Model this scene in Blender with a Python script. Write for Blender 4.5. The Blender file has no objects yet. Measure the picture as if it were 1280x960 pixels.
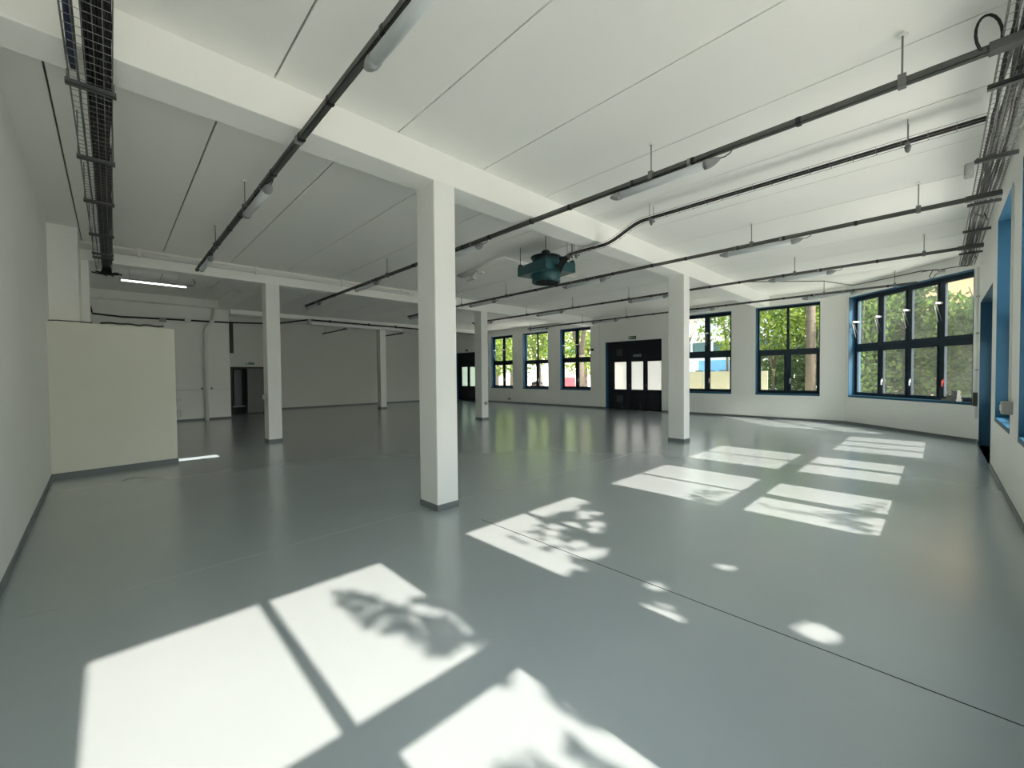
import bpy, bmesh, math, random
from mathutils import Vector, Matrix
random.seed(7)
C = bpy.context.scene.collection
SC = bpy.context.scene
PI = math.pi

# ------------------------------------------------------------------ materials
def nodes_of(name):
    m = bpy.data.materials.new(name); m.use_nodes = True
    nt = m.node_tree; nt.nodes.clear()
    out = nt.nodes.new('ShaderNodeOutputMaterial')
    return m, nt, out

def mat(name, col, rough=.6, metal=0., noise=0., scale=6., bump=0., bscale=40., spec=.5):
    m, nt, out = nodes_of(name)
    b = nt.nodes.new('ShaderNodeBsdfPrincipled')
    b.inputs['Base Color'].default_value = (*col, 1)
    b.inputs['Roughness'].default_value = rough
    b.inputs['Metallic'].default_value = metal
    b.inputs['Specular IOR Level'].default_value = spec
    nt.links.new(b.outputs[0], out.inputs[0])
    tc = nt.nodes.new('ShaderNodeTexCoord')
    if noise:
        n = nt.nodes.new('ShaderNodeTexNoise'); n.inputs['Scale'].default_value = scale
        n.inputs['Detail'].default_value = 5
        nt.links.new(tc.outputs['Object'], n.inputs['Vector'])
        r = nt.nodes.new('ShaderNodeMapRange')
        r.inputs[3].default_value = 1 - noise; r.inputs[4].default_value = 1 + noise
        nt.links.new(n.outputs['Fac'], r.inputs[0])
        mx = nt.nodes.new('ShaderNodeVectorMath'); mx.operation = 'SCALE'
        mx.inputs[0].default_value = col
        nt.links.new(r.outputs[0], mx.inputs['Scale'])
        nt.links.new(mx.outputs[0], b.inputs['Base Color'])
    if bump:
        n2 = nt.nodes.new('ShaderNodeTexNoise'); n2.inputs['Scale'].default_value = bscale
        nt.links.new(tc.outputs['Object'], n2.inputs['Vector'])
        bp = nt.nodes.new('ShaderNodeBump'); bp.inputs['Strength'].default_value = bump
        bp.inputs['Distance'].default_value = .01
        nt.links.new(n2.outputs['Fac'], bp.inputs['Height'])
        nt.links.new(bp.outputs[0], b.inputs['Normal'])
    return m

def glass_mat(name, tint=(.96, .97, .96), haze=.0, hazecol=(.8, .8, .76), gloss=.05):
    """thin window pane: lets the sun through, reflects a little, carries dust"""
    m, nt, out = nodes_of(name)
    t = nt.nodes.new('ShaderNodeBsdfTransparent'); t.inputs[0].default_value = (*tint, 1)
    g = nt.nodes.new('ShaderNodeBsdfGlossy'); g.inputs['Roughness'].default_value = .02
    lw = nt.nodes.new('ShaderNodeLayerWeight'); lw.inputs[0].default_value = .5
    p5 = nt.nodes.new('ShaderNodeMath'); p5.operation = 'POWER'; p5.inputs[1].default_value = 5
    fr = nt.nodes.new('ShaderNodeMath'); fr.operation = 'MULTIPLY_ADD'; fr.inputs[1].default_value = .6; fr.inputs[2].default_value = .03
    nt.links.new(lw.outputs['Facing'], p5.inputs[0]); nt.links.new(p5.outputs[0], fr.inputs[0])
    m1 = nt.nodes.new('ShaderNodeMixShader')
    nt.links.new(fr.outputs[0], m1.inputs[0]); nt.links.new(t.outputs[0], m1.inputs[1]); nt.links.new(g.outputs[0], m1.inputs[2])
    last = m1
    if haze:
        d = nt.nodes.new('ShaderNodeBsdfTranslucent'); d.inputs[0].default_value = (*hazecol, 1)
        tc = nt.nodes.new('ShaderNodeTexCoord')
        n = nt.nodes.new('ShaderNodeTexNoise'); n.inputs['Scale'].default_value = 3.; n.inputs['Detail'].default_value = 6
        nt.links.new(tc.outputs['Object'], n.inputs['Vector'])
        r = nt.nodes.new('ShaderNodeMapRange'); r.inputs[1].default_value = .3; r.inputs[2].default_value = .75
        r.inputs[3].default_value = haze * .6; r.inputs[4].default_value = haze * 1.5
        nt.links.new(n.outputs['Fac'], r.inputs[0])
        m2 = nt.nodes.new('ShaderNodeMixShader')
        nt.links.new(r.outputs[0], m2.inputs[0]); nt.links.new(m1.outputs[0], m2.inputs[1]); nt.links.new(d.outputs[0], m2.inputs[2])
        last = m2
    nt.links.new(last.outputs[0], out.inputs[0])
    return m

def frosted_mat(name, col):
    m, nt, out = nodes_of(name)
    t = nt.nodes.new('ShaderNodeBsdfTranslucent'); t.inputs[0].default_value = (*col, 1)
    r = nt.nodes.new('ShaderNodeBsdfRefraction'); r.inputs['Roughness'].default_value = .35; r.inputs['IOR'].default_value = 1.1
    r.inputs[0].default_value = (*col, 1)
    x = nt.nodes.new('ShaderNodeMixShader'); x.inputs[0].default_value = .55
    nt.links.new(t.outputs[0], x.inputs[1]); nt.links.new(r.outputs[0], x.inputs[2]); nt.links.new(x.outputs[0], out.inputs[0])
    return m

def leaf_mat(name, c1, c2, trans=.35):
    m, nt, out = nodes_of(name)
    oi = nt.nodes.new('ShaderNodeTexCoord')
    n = nt.nodes.new('ShaderNodeTexNoise'); n.inputs['Scale'].default_value = 2.2; n.inputs['Detail'].default_value = 3
    nt.links.new(oi.outputs['Object'], n.inputs['Vector'])
    cr = nt.nodes.new('ShaderNodeValToRGB')
    cr.color_ramp.elements[0].position = .35; cr.color_ramp.elements[0].color = (*c1, 1)
    cr.color_ramp.elements[1].position = .68; cr.color_ramp.elements[1].color = (*c2, 1)
    nt.links.new(n.outputs['Fac'], cr.inputs[0])
    d = nt.nodes.new('ShaderNodeBsdfDiffuse'); t = nt.nodes.new('ShaderNodeBsdfTranslucent')
    nt.links.new(cr.outputs[0], d.inputs[0]); nt.links.new(cr.outputs[0], t.inputs[0])
    x = nt.nodes.new('ShaderNodeMixShader'); x.inputs[0].default_value = trans
    nt.links.new(d.outputs[0], x.inputs[1]); nt.links.new(t.outputs[0], x.inputs[2]); nt.links.new(x.outputs[0], out.inputs[0])
    return m

def emit_mat(name, col, s):
    m, nt, out = nodes_of(name)
    e = nt.nodes.new('ShaderNodeEmission'); e.inputs[0].default_value = (*col, 1); e.inputs[1].default_value = s
    nt.links.new(e.outputs[0], out.inputs[0]); return m

M = dict(
    wall=mat('white_wall_paint', (.89, .89, .85), .75, noise=.025, scale=1.7, bump=.12, bscale=60),
    ceil=mat('white_ceiling_paint', (.92, .92, .88), .8, noise=.02, scale=1.1, bump=.1, bscale=30),
    col=mat('white_column_paint', (.87, .875, .84), .6, noise=.02, scale=3, bump=.1, bscale=50),
    seam=mat('ceiling_joint', (.20, .20, .19), .9),
    backwall=mat('dimmed_rear_wall', (.66, .66, .62), .8, noise=.02, scale=2),  # grey chosen to put the rear's dimness into the wall colour
    cream=mat('cream_partition_paint', (.80, .79, .68), .7, noise=.015, scale=2),
    bb=mat('grey_skirting_paint', (.16, .18, .185), .45, noise=.05),
    frame=mat('dark_navy_frame_paint', (.010, .024, .040), .45, noise=.08),
    reveal=mat('blue_reveal_paint', (.014, .088, .165), .5, noise=.06),
    door=mat('black_door_paint', (.006, .009, .016), .5, noise=.1),
    steel=mat('galvanised_steel', (.20, .205, .20), .5, .55, noise=.12, scale=20),
    rail=mat('dark_steel_rail', (.105, .11, .105), .55, .3, noise=.15, scale=12),
    wire=mat('tray_wire_steel', (.24, .24, .23), .5, .5),
    black=mat('black_cable_sheath', (.012, .012, .013), .55),
    grey=mat('grey_cable_sheath', (.10, .10, .095), .6),
    navy=mat('navy_cable_sheath', (.02, .03, .075), .55),
    brown=mat('brown_cable_sheath', (.06, .045, .04), .55),
    lampd=mat('lamp_diffuser_plastic', (.62, .66, .68), .35, noise=.02),
    lampc=mat('lamp_cap_plastic', (.30, .315, .315), .45, noise=.05),
    teal=mat('teal_enamel', (.012, .070, .080), .45, noise=.1, scale=8),
    tealdark=mat('dark_teal_enamel', (.008, .032, .037), .5, noise=.1),
    whitep=mat('white_pipe_paint', (.80, .80, .77), .45),
    greyp=mat('grey_box_plastic', (.38, .39, .38), .5, noise=.03),
    handle=mat('white_handle_metal', (.75, .75, .72), .3, .2),
    red=mat('red_handle_plastic', (.45, .03, .02), .4),
    sign=mat('green_sign_face', (.01, .10, .05), .5),
    signw=mat('white_sign_mark', (.75, .8, .75), .5),
    cloth=mat('grey_cloth', (.20, .21, .20), .9, noise=.1),
    plate=mat('grey_name_plate', (.22, .26, .27), .5),
    vent=mat('grey_vent_metal', (.11, .105, .10), .5, .2),
    greydoor=mat('grey_door_leaf', (.15, .15, .145), .55, noise=.03),
    dkbrown=mat('dark_brown_steel', (.05, .043, .036), .6),
    bark=mat('tree_bark', (.13, .105, .08), .9, noise=.3, scale=9, bump=.6, bscale=25),
    ground=mat('pale_paving', (.85, .83, .77), .9, noise=.08, scale=1.2),
    hoard=mat('beige_board', (.50, .49, .34), .7, noise=.03),
    bwhite=mat('white_cladding', (.82, .83, .83), .6, noise=.02),
    bglass=mat('dark_window_glass', (.10, .19, .20), .15),
    creamr=mat('cream_render', (.74, .69, .58), .85, noise=.04),
    ochre=mat('ochre_render', (.66, .46, .26), .85, noise=.06),
    bblue=mat('blue_panel', (.16, .42, .66), .5, noise=.25, scale=1.5),
    carred=mat('red_car_paint', (.42, .05, .06), .35),
    tyre=mat('black_tyre', (.02, .02, .02), .8),
    chrome=mat('scooter_metal', (.35, .35, .36), .3, .8),
    scoot=mat('dark_scooter_paint', (.09, .06, .06), .4),
    glass=glass_mat('window_pane', haze=.0012),
    dusty=glass_mat('dusty_window_pane', tint=(.93, .95, .93), haze=.013, hazecol=(.85, .88, .80)),
    hazy=glass_mat('hazy_window_pane', tint=(.94, .96, .93), haze=.003, hazecol=(.85, .86, .80)),
    frost=frosted_mat('frosted_pane', (.72, .72, .71)),
    frostg=frosted_mat('green_frosted_pane', (.46, .54, .51)),
    tube=emit_mat('lit_tube', (1, .98, .94), 6),
    whitedoor=mat('pale_inner_panel', (.42, .45, .47), .5),
    leafa=leaf_mat('leaves_lime', (.10, .19, .035), (.34, .42, .085)),
    leafb=leaf_mat('leaves_green', (.05, .11, .03), (.20, .30, .07)),
    leafc=leaf_mat('leaves_dark', (.045, .085, .035), (.13, .20, .075)),
)

# floor: grey satin coating with faint cloudy wear
def floor_material():
    m, nt, out = nodes_of('grey_floor_coating')
    b = nt.nodes.new('ShaderNodeBsdfPrincipled')
    tc = nt.nodes.new('ShaderNodeTexCoord')
    n = nt.nodes.new('ShaderNodeTexNoise'); n.inputs['Scale'].default_value = .55; n.inputs['Detail'].default_value = 6
    nt.links.new(tc.outputs['Object'], n.inputs['Vector'])
    cr = nt.nodes.new('ShaderNodeValToRGB')
    cr.color_ramp.elements[0].position = .3; cr.color_ramp.elements[0].color = (.315, .360, .378, 1)
    cr.color_ramp.elements[1].position = .7; cr.color_ramp.elements[1].color = (.345, .392, .408, 1)
    nt.links.new(n.outputs['Fac'], cr.inputs[0]); nt.links.new(cr.outputs[0], b.inputs['Base Color'])
    n2 = nt.nodes.new('ShaderNodeTexNoise'); n2.inputs['Scale'].default_value = 1.6; n2.inputs['Detail'].default_value = 5
    nt.links.new(tc.outputs['Object'], n2.inputs['Vector'])
    r = nt.nodes.new('ShaderNodeMapRange'); r.inputs[3].default_value = .17; r.inputs[4].default_value = .25
    nt.links.new(n2.outputs['Fac'], r.inputs[0]); nt.links.new(r.outputs[0], b.inputs['Roughness'])
    n3 = nt.nodes.new('ShaderNodeTexNoise'); n3.inputs['Scale'].default_value = 22
    nt.links.new(tc.outputs['Object'], n3.inputs['Vector'])
    bp = nt.nodes.new('ShaderNodeBump'); bp.inputs['Strength'].default_value = .05; bp.inputs['Distance'].default_value = .01
    nt.links.new(n3.outputs['Fac'], bp.inputs['Height']); nt.links.new(bp.outputs[0], b.inputs['Normal'])
    b.inputs['Specular IOR Level'].default_value = .4
    b.inputs['Coat Weight'].default_value = 1.0; b.inputs['Coat Roughness'].default_value = .25; b.inputs['Coat IOR'].default_value = 1.5
    nt.links.new(b.outputs[0], out.inputs[0])
    return m
M['floor'] = floor_material()

# ------------------------------------------------------------------ mesh building
class MB:
    def __init__(s): s.bm = bmesh.new()
    def box(s, a, b, bev=0., mi=0):
        x0, y0, z0 = [min(a[i], b[i]) for i in range(3)]; x1, y1, z1 = [max(a[i], b[i]) for i in range(3)]
        v = [s.bm.verts.new(p) for p in ((x0,y0,z0),(x1,y0,z0),(x1,y1,z0),(x0,y1,z0),(x0,y0,z1),(x1,y0,z1),(x1,y1,z1),(x0,y1,z1))]
        fs = []
        for q in ((3,2,1,0),(4,5,6,7),(0,1,5,4),(1,2,6,5),(2,3,7,6),(3,0,4,7)):
            f = s.bm.faces.new([v[i] for i in q]); f.material_index = mi; fs.append(f)
        if bev:
            es = list({e for f in fs for e in f.edges})
            bmesh.ops.bevel(s.bm, geom=es, offset=bev, segments=2, affect='EDGES', profile=.6)
        return s
    def prism(s, pts, z0, z1, mi=0):
        lo = [s.bm.verts.new((p[0], p[1], z0)) for p in pts]; hi = [s.bm.verts.new((p[0], p[1], z1)) for p in pts]
        n = len(pts)
        fs = [s.bm.faces.new(lo[::-1]), s.bm.faces.new(hi)]
        for i in range(n): fs.append(s.bm.faces.new((lo[i], lo[(i+1)%n], hi[(i+1)%n], hi[i])))
        for f in fs: f.material_index = mi
        bmesh.ops.recalc_face_normals(s.bm, faces=fs)
        return s
    def tube(s, pts, r, n=8, caps=True):
        pts = [Vector(p) for p in pts]
        rr = r if isinstance(r, (list, tuple)) else [r] * len(pts)
        rings = []; prev = None
        for i, p in enumerate(pts):
            d = (pts[min(i+1, len(pts)-1)] - pts[max(i-1, 0)]).normalized()
            if prev is None:
                up = Vector((0,0,1)) if abs(d.z) < .9 else Vector((1,0,0))
                a = d.cross(up).normalized()
            else:
                a = (prev - d * prev.dot(d)).normalized()
            prev = a; b = d.cross(a)
            rings.append([s.bm.verts.new(p + (a*math.cos(2*PI*k/n) + b*math.sin(2*PI*k/n)) * rr[i]) for k in range(n)])
        for i in range(len(rings)-1):
            for k in range(n):
                f = s.bm.faces.new((rings[i][k], rings[i][(k+1)%n], rings[i+1][(k+1)%n], rings[i+1][k])); f.smooth = n > 5
        if caps:
            s.bm.faces.new(rings[0][::-1]); s.bm.faces.new(rings[-1])
        return s
    def lathe(s, prof, c, n=32, caps=True):
        rings = [[s.bm.verts.new((c[0]+r*math.cos(2*PI*k/n), c[1]+r*math.sin(2*PI*k/n), c[2]+z)) for k in range(n)] for r, z in prof]
        fs = []
        for i in range(len(rings)-1):
            for k in range(n):
                fs.append(s.bm.faces.new((rings[i][k], rings[i][(k+1)%n], rings[i+1][(k+1)%n], rings[i+1][k])))
        if caps: fs += [s.bm.faces.new(rings[0][::-1]), s.bm.faces.new(rings[-1])]
        bmesh.ops.recalc_face_normals(s.bm, faces=fs)
        return s
    def quad(s, pts, mi=0):
        f = s.bm.faces.new([s.bm.verts.new(p) for p in pts]); f.material_index = mi; return s
    def build(s, name, m, parent=None, label=None):
        me = bpy.data.meshes.new(name)
        s.bm.to_mesh(me); s.bm.free()
        for x in (m if isinstance(m, (list, tuple)) else [m]): me.materials.append(x)
        o = bpy.data.objects.new(name, me); C.objects.link(o)
        if parent is not None: o.parent = parent
        if label: o['label'] = label
        return o

def tag(o, label, cat, group=None, kind=None):
    o['label'] = label; o['category'] = cat
    if group: o['group'] = group
    if kind: o['kind'] = kind
    return o
def empty(name, loc=(0,0,0), mtx=None):
    o = bpy.data.objects.new(name, None); C.objects.link(o); o.empty_display_size = .1
    if mtx is not None: o.matrix_world = mtx
    else: o.location = loc
    return o
def struct(name, mb, m, label, cat):
    return tag(mb.build(name, m), label, cat, kind='structure')
def frame_mtx(origin, sdir, odir):
    s = Vector((*sdir, 0)).normalized(); o = Vector((*odir, 0)).normalized()
    return Matrix(((s.x, o.x, 0, origin[0]), (s.y, o.y, 0, origin[1]), (0, 0, 1, origin[2] if len(origin) > 2 else 0), (0,0,0,1)))

# ------------------------------------------------------------------ key dimensions
ZC = 4.217          # ceiling
BZ = 3.861          # beam soffit
YR = -.603          # right wall inner face
XE = 16.30          # end wall inner face
YB = 22.5           # back wall
HEAD, SILL = 3.86, .88
TH = .36            # wall thickness
A_ = Vector((XE, 2.02)); B_ = Vector((13.73, YR))
dd = (B_ - A_).normalized(); do = Vector((-dd.y, dd.x))
LD = (B_ - A_).length

# ------------------------------------------------------------------ walls with openings
def wall(name, origin, sdir, odir, length, openings, label, m=None, z1=ZC + .3, th=TH, e0=0., e1=0.):
    mb = MB()
    xs = sorted({-e0, length + e1} | {v for o in openings for v in o[:2]})
    for i in range(len(xs)-1):
        a, b = xs[i], xs[i+1]; mid = (a+b)/2
        hit = [o for o in openings if o[0] < mid < o[1]]
        if not hit: mb.box((a, 0, -.3), (b, th, z1))
        else:
            o = hit[0]
            mb.box((a, 0, -.3), (b, th, o[2]))
            mb.box((a, 0, o[3]), (b, th, z1))
    w = mb.build(name, m or M['wall'])
    w.matrix_world = frame_mtx((*origin, 0), sdir, odir)
    tag(w, label, 'wall', kind='structure')
    return w

# positions along the end wall are given by Y (s runs towards -Y from YB)
WIN_E = [17.68, 15.04, 12.40, 6.21, 3.575]; WW = 1.84
DOOR_E = [20.77, 9.30]; DW = 2.69; DH = 3.04
endo = [(YB - y - WW/2, YB - y + WW/2, SILL, HEAD) for y in WIN_E] + [(YB - y - DW/2, YB - y + DW/2, 0., DH) for y in DOOR_E]
wall('wall_end', (XE, YB), (0,-1), (1,0), YB - 2.02, endo, 'white far end wall with five windows and two black doors', e0=.4, e1=.07)
W6 = (.125, .125 + 3.44)
wall('wall_corner', A_, dd, do, LD, [(W6[0], W6[1], SILL, HEAD)], 'white angled corner wall under the wide dusty window', e0=.1, e1=.0)
WIN_R = [8.75, 6.08, 3.41, .74]; WR = 1.86
D3C, D3W = 11.86, 2.86
XR0 = 13.73
ropen = [(XR0 - x - WR/2, XR0 - x + WR/2, SILL, HEAD) for x in WIN_R] + [(XR0 - D3C - D3W/2, XR0 - D3C + D3W/2, 0., DH)]
wall('wall_right', (XR0, YR), (-1,0), (0,-1), XR0 + 1.2, ropen, 'white right wall pierced by tall blue windows', e0=0, e1=0)
MB_ = MB().prism([(XR0, YR), (XR0 + .26, YR - .25), (XR0 + .1, YR - TH), (XR0 - .02, YR - TH)], -.3, ZC + .3)
struct('trim_1', MB_, M['wall'], 'outer corner fillet of the right wall', 'trim')
# left wall (slightly out of square); a small unseen opening added behind the partition for the spot beam
LX = lambda y: -.548 - .0178 * y
mb = MB()
def lseg(y0, y1, z0, z1): mb.prism([(LX(y0), y0), (LX(y1), y1), (LX(y1)-.35, y1), (LX(y0)-.35, y0)], z0, z1)
lseg(YR - .36, 10.10, -.3, ZC + .3); lseg(10.10, 10.42, -.3, 1.38); lseg(10.10, 10.42, 2.20, ZC + .3); lseg(10.42, 10.7, -.3, ZC + .3)
struct('wall_left', mb, M['wall'], 'plain white wall along the left edge', 'wall')
mb = MB().box((-1.1, 10.42, -.3), (-.375, 11.33, ZC + .3))
struct('wall_pilaster', mb, M['wall'], 'white wall return above the cream partition', 'wall')
mb = MB().box((-1.1, 11.33, -.3), (-.27, 11.72, BZ)).box((-.85, 11.70, -.3), (-.50, 19.6, ZC + .9))
struct('wall_side', mb, M['wall'], 'white left side wall of the rear bay', 'wall')
mb = MB().box((-.85, 19.25, -.3), (3.33, 19.55, ZC + .3)).box((3.05, 19.55, -.3), (3.33, 21.0, ZC + .3))
struct('wall_rear', mb, M['wall'], 'white rear wall carrying the bent drain pipe', 'wall')
# wall with the side door (Y = 21) and main back wall (Y = 22.5)
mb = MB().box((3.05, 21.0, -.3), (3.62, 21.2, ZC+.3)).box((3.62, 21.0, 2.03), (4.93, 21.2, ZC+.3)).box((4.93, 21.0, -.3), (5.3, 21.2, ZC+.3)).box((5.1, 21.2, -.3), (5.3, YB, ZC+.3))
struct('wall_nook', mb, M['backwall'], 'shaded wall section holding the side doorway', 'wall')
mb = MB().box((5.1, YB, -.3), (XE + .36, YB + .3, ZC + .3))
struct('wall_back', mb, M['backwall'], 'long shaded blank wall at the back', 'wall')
mb = MB().box((-1.2, YR - .36, -.3), (-.9, YR + .3, ZC))
# room behind the side doorway
mb.bm.free(); mb = MB().box((3.3, 22.6, -.3), (5.1, 22.8, 2.7)).box((3.3, 21.2, 2.5), (5.1, 22.8, 2.7)).box((3.1, 21.2, -.3), (3.3, 22.8, 2.7))
struct('wall_closet', mb, M['greydoor'], 'dark closet behind the side doorway', 'wall')

# floor and seams
mb = MB().prism([(-1.1, -1.0), (XR0 + .1, -1.0), (XE + .36, 1.7), (XE + .36, YB + .3), (-1.1, YB + .3)], -.25, 0)
struct('floor', mb, M['floor'], 'shiny grey coated floor with sun patches', 'floor')
mb = MB().box((2.906, YR, 0), (2.914, 3.5, .0012)); struct('trim_2', mb, M['black'], 'dark seam in the floor running from the right wall', 'floor seam')
mb = MB().box((-.55, 4.265, 0), (2.70, 4.273, .0012)).box((3.03, 4.265, 0), (9.4, 4.273, .0012))
struct('trim_3', mb, mat('pale_floor_seam', (.28, .30, .30), .4), 'pale seam in the floor along the first column row', 'floor seam')
mb = MB().tube([(.08, 8.85, .001), (.17, 8.98, .001), (.28, 8.95, .001), (.38, 8.82, .001)], .006, 6)
struct('trim_4', mb, M['bb'], 'curved scuff mark on the floor before the partition', 'scuff mark')

# ceiling: panels with open joints under a slab, three bays
mb = MB()
def panels(x0, x1, y0, y1, off, pitch, gap=.015, mi=0):
    k = math.floor((x0 - off) / pitch); xs = [x0]
    while True:
        x = off + k * pitch
        if x > x0 + .02 and x < x1 - .02: xs.append(x)
        if x >= x1: break
        k += 1
    xs.append(x1)
    for i in range(len(xs)-1):
        a = xs[i] + (gap/2 if i else 0); b = xs[i+1] - (gap/2 if i < len(xs)-2 else 0)
        mb.box((a, y0, ZC), (b, y1, ZC + .03), mi=0)
panels(-.9, XE + .1, YR - .1, 4.1, -.108, 1.189)
panels(-.9, XE + .1, 4.45, 11.35, -.351, 1.1786, .017)
RX0, RX1, RY0, RY1 = -.52, 2.93, 14.9, 18.8
panels(-.9, XE + .1, 11.65, RY0, -.2, 1.18)
panels(RX1, XE + .1, RY0, RY1, -.2, 1.18)
panels(-.9, XE + .1, RY1, YB + .1, -.2, 1.18)
# backing slab
mb.box((-1.2, YR - .4, ZC + .045), (XE + .4, 4.1, ZC + .3), mi=1)
mb.box((-1.2, 4.1, ZC + .045), (XE + .4, RY0, ZC + .3), mi=1)
mb.box((RX1 + .05, RY0, ZC + .045), (XE + .4, RY1, ZC + .3), mi=1)
mb.box((-1.2, RY1 + .05, ZC + .045), (XE + .4, YB + .4, ZC + .3), mi=1)
# recess
mb.box((-1.2, RY0 - .1, ZC + .27), (RX1 + .3, RY1 + .3, ZC + .6))
mb.box((-1.2, RY0 - .1, ZC + .03), (RX1 + .1, RY0, ZC + .27)); mb.box((-1.2, RY1, ZC + .03), (RX1 + .1, RY1 + .1, ZC + .27))
mb.box((RX1, RY0, ZC + .03), (RX1 + .1, RY1, ZC + .27))
bmesh.ops.bisect_plane(mb.bm, geom=mb.bm.verts[:] + mb.bm.edges[:] + mb.bm.faces[:], plane_co=(*(A_ + do*.33), 0), plane_no=(do.x, do.y, 0), clear_outer=True)
struct('ceiling', mb, [M['ceil'], M['seam']], 'white panelled ceiling with thin joints and a recess at the rear left', 'ceiling')

# beams
def beam(x0, x1, y0, y1, z0, label):
    o = MB().box((x0, y0, z0), (x1, y1, ZC + .04), bev=.012).build('ceiling_beam', M['ceil'])
    return tag(o, label, 'beam', 'white ceiling beams')
beam(-.62, XE, 4.079, 4.461, BZ, 'white concrete beam crossing the foreground ceiling over the nearest column')
beam(-.50, XE, 11.324, 11.704, BZ, 'white concrete beam in the middle of the hall carrying the white pipe')
beam(3.33, XE, 18.90, 19.28, 4.04, 'shallow white beam before the dark back wall')

# columns
def column(x, y, w, d, top, label, knob=None):
    e = tag(empty('column', (x, y, 0)), label, 'column', 'white square columns')
    MB().box((0, 0, 0), (w, d, top), bev=.014).build('shaft', M['col'], e)
    MB().box((-.006, -.006, 0), (w + .006, d + .006, .075), bev=.003).build('column_base', M['bb'], e, 'grey painted base of the column')
    if knob:
        k = MB().box((knob[0]-.05, knob[1]-.06, knob[2]-.05), (knob[0]+.05, knob[1], knob[2]+.06), bev=.01); k.build('socket', M['greyp'], e)
column(2.718, 4.079, .30, .378, BZ + .01, 'largest white column, nearest the camera in the middle of the hall')
column(9.464, 4.079, .30, .378, BZ + .01, 'white column right of the hanging teal fan beside the end windows')
column(2.718, 11.324, .30, .378, BZ + .01, 'white column on the left before the side doorway', (-.05, .1, 1.11))
column(9.464, 11.324, .30, .378, BZ + .01, 'white column just right of the largest column, between it and the windows', (.17, 0, .59))
column(9.406, 18.90, .30, .378, 4.05, 'slim distant column standing before the dark back wall')

# skirting boards
def skirt(name, pts, label, h=.075, t=.012):
    mb = MB()
    for (a, b) in pts:
        a = Vector(a); b = Vector(b); d = (b - a).normalized(); n = Vector((-d.y, d.x))
        mb.prism([a, b, b + n*t, a + n*t], 0, h)
    struct(name, mb, M['bb'], label, 'skirting')
ey = lambda y: (XE, y)
skirt('baseboard_end', [(ey(2.02), ey(DOOR_E[1]-DW/2)), (ey(DOOR_E[1]+DW/2), ey(DOOR_E[0]-DW/2)), (ey(DOOR_E[0]+DW/2), ey(YB))], 'grey skirting along the end wall')
skirt('baseboard_corner', [(tuple(B_), tuple(A_))], 'grey skirting under the wide corner window')
skirt('baseboard_right', [((-.5, YR), (D3C - D3W/2, YR)), ((D3C + D3W/2, YR), (XR0, YR))], 'grey skirting along the right wall')
skirt('baseboard_left', [((LX(9.78), 9.78), (LX(YR), YR))], 'grey skirting along the left wall')
skirt('baseboard_back', [((XE, YB), (5.3, YB)), ((5.3, YB), (5.3, 21.0))], 'dark skirting along the back wall')
skirt('baseboard_rear', [((3.33, 19.25), (-.5, 19.25))], 'grey skirting below the drain pipe')

# ------------------------------------------------------------------ windows
wcount = [0]
def mtx_at(wallkind, s0):
    if wallkind == 'end': return frame_mtx((XE, s0, 0), (0,-1), (1,0))
    if wallkind == 'right': return frame_mtx((s0, YR, 0), (-1,0), (0,-1))
    p = A_ + dd * s0
    return frame_mtx((p.x, p.y, 0), dd, do)

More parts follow.
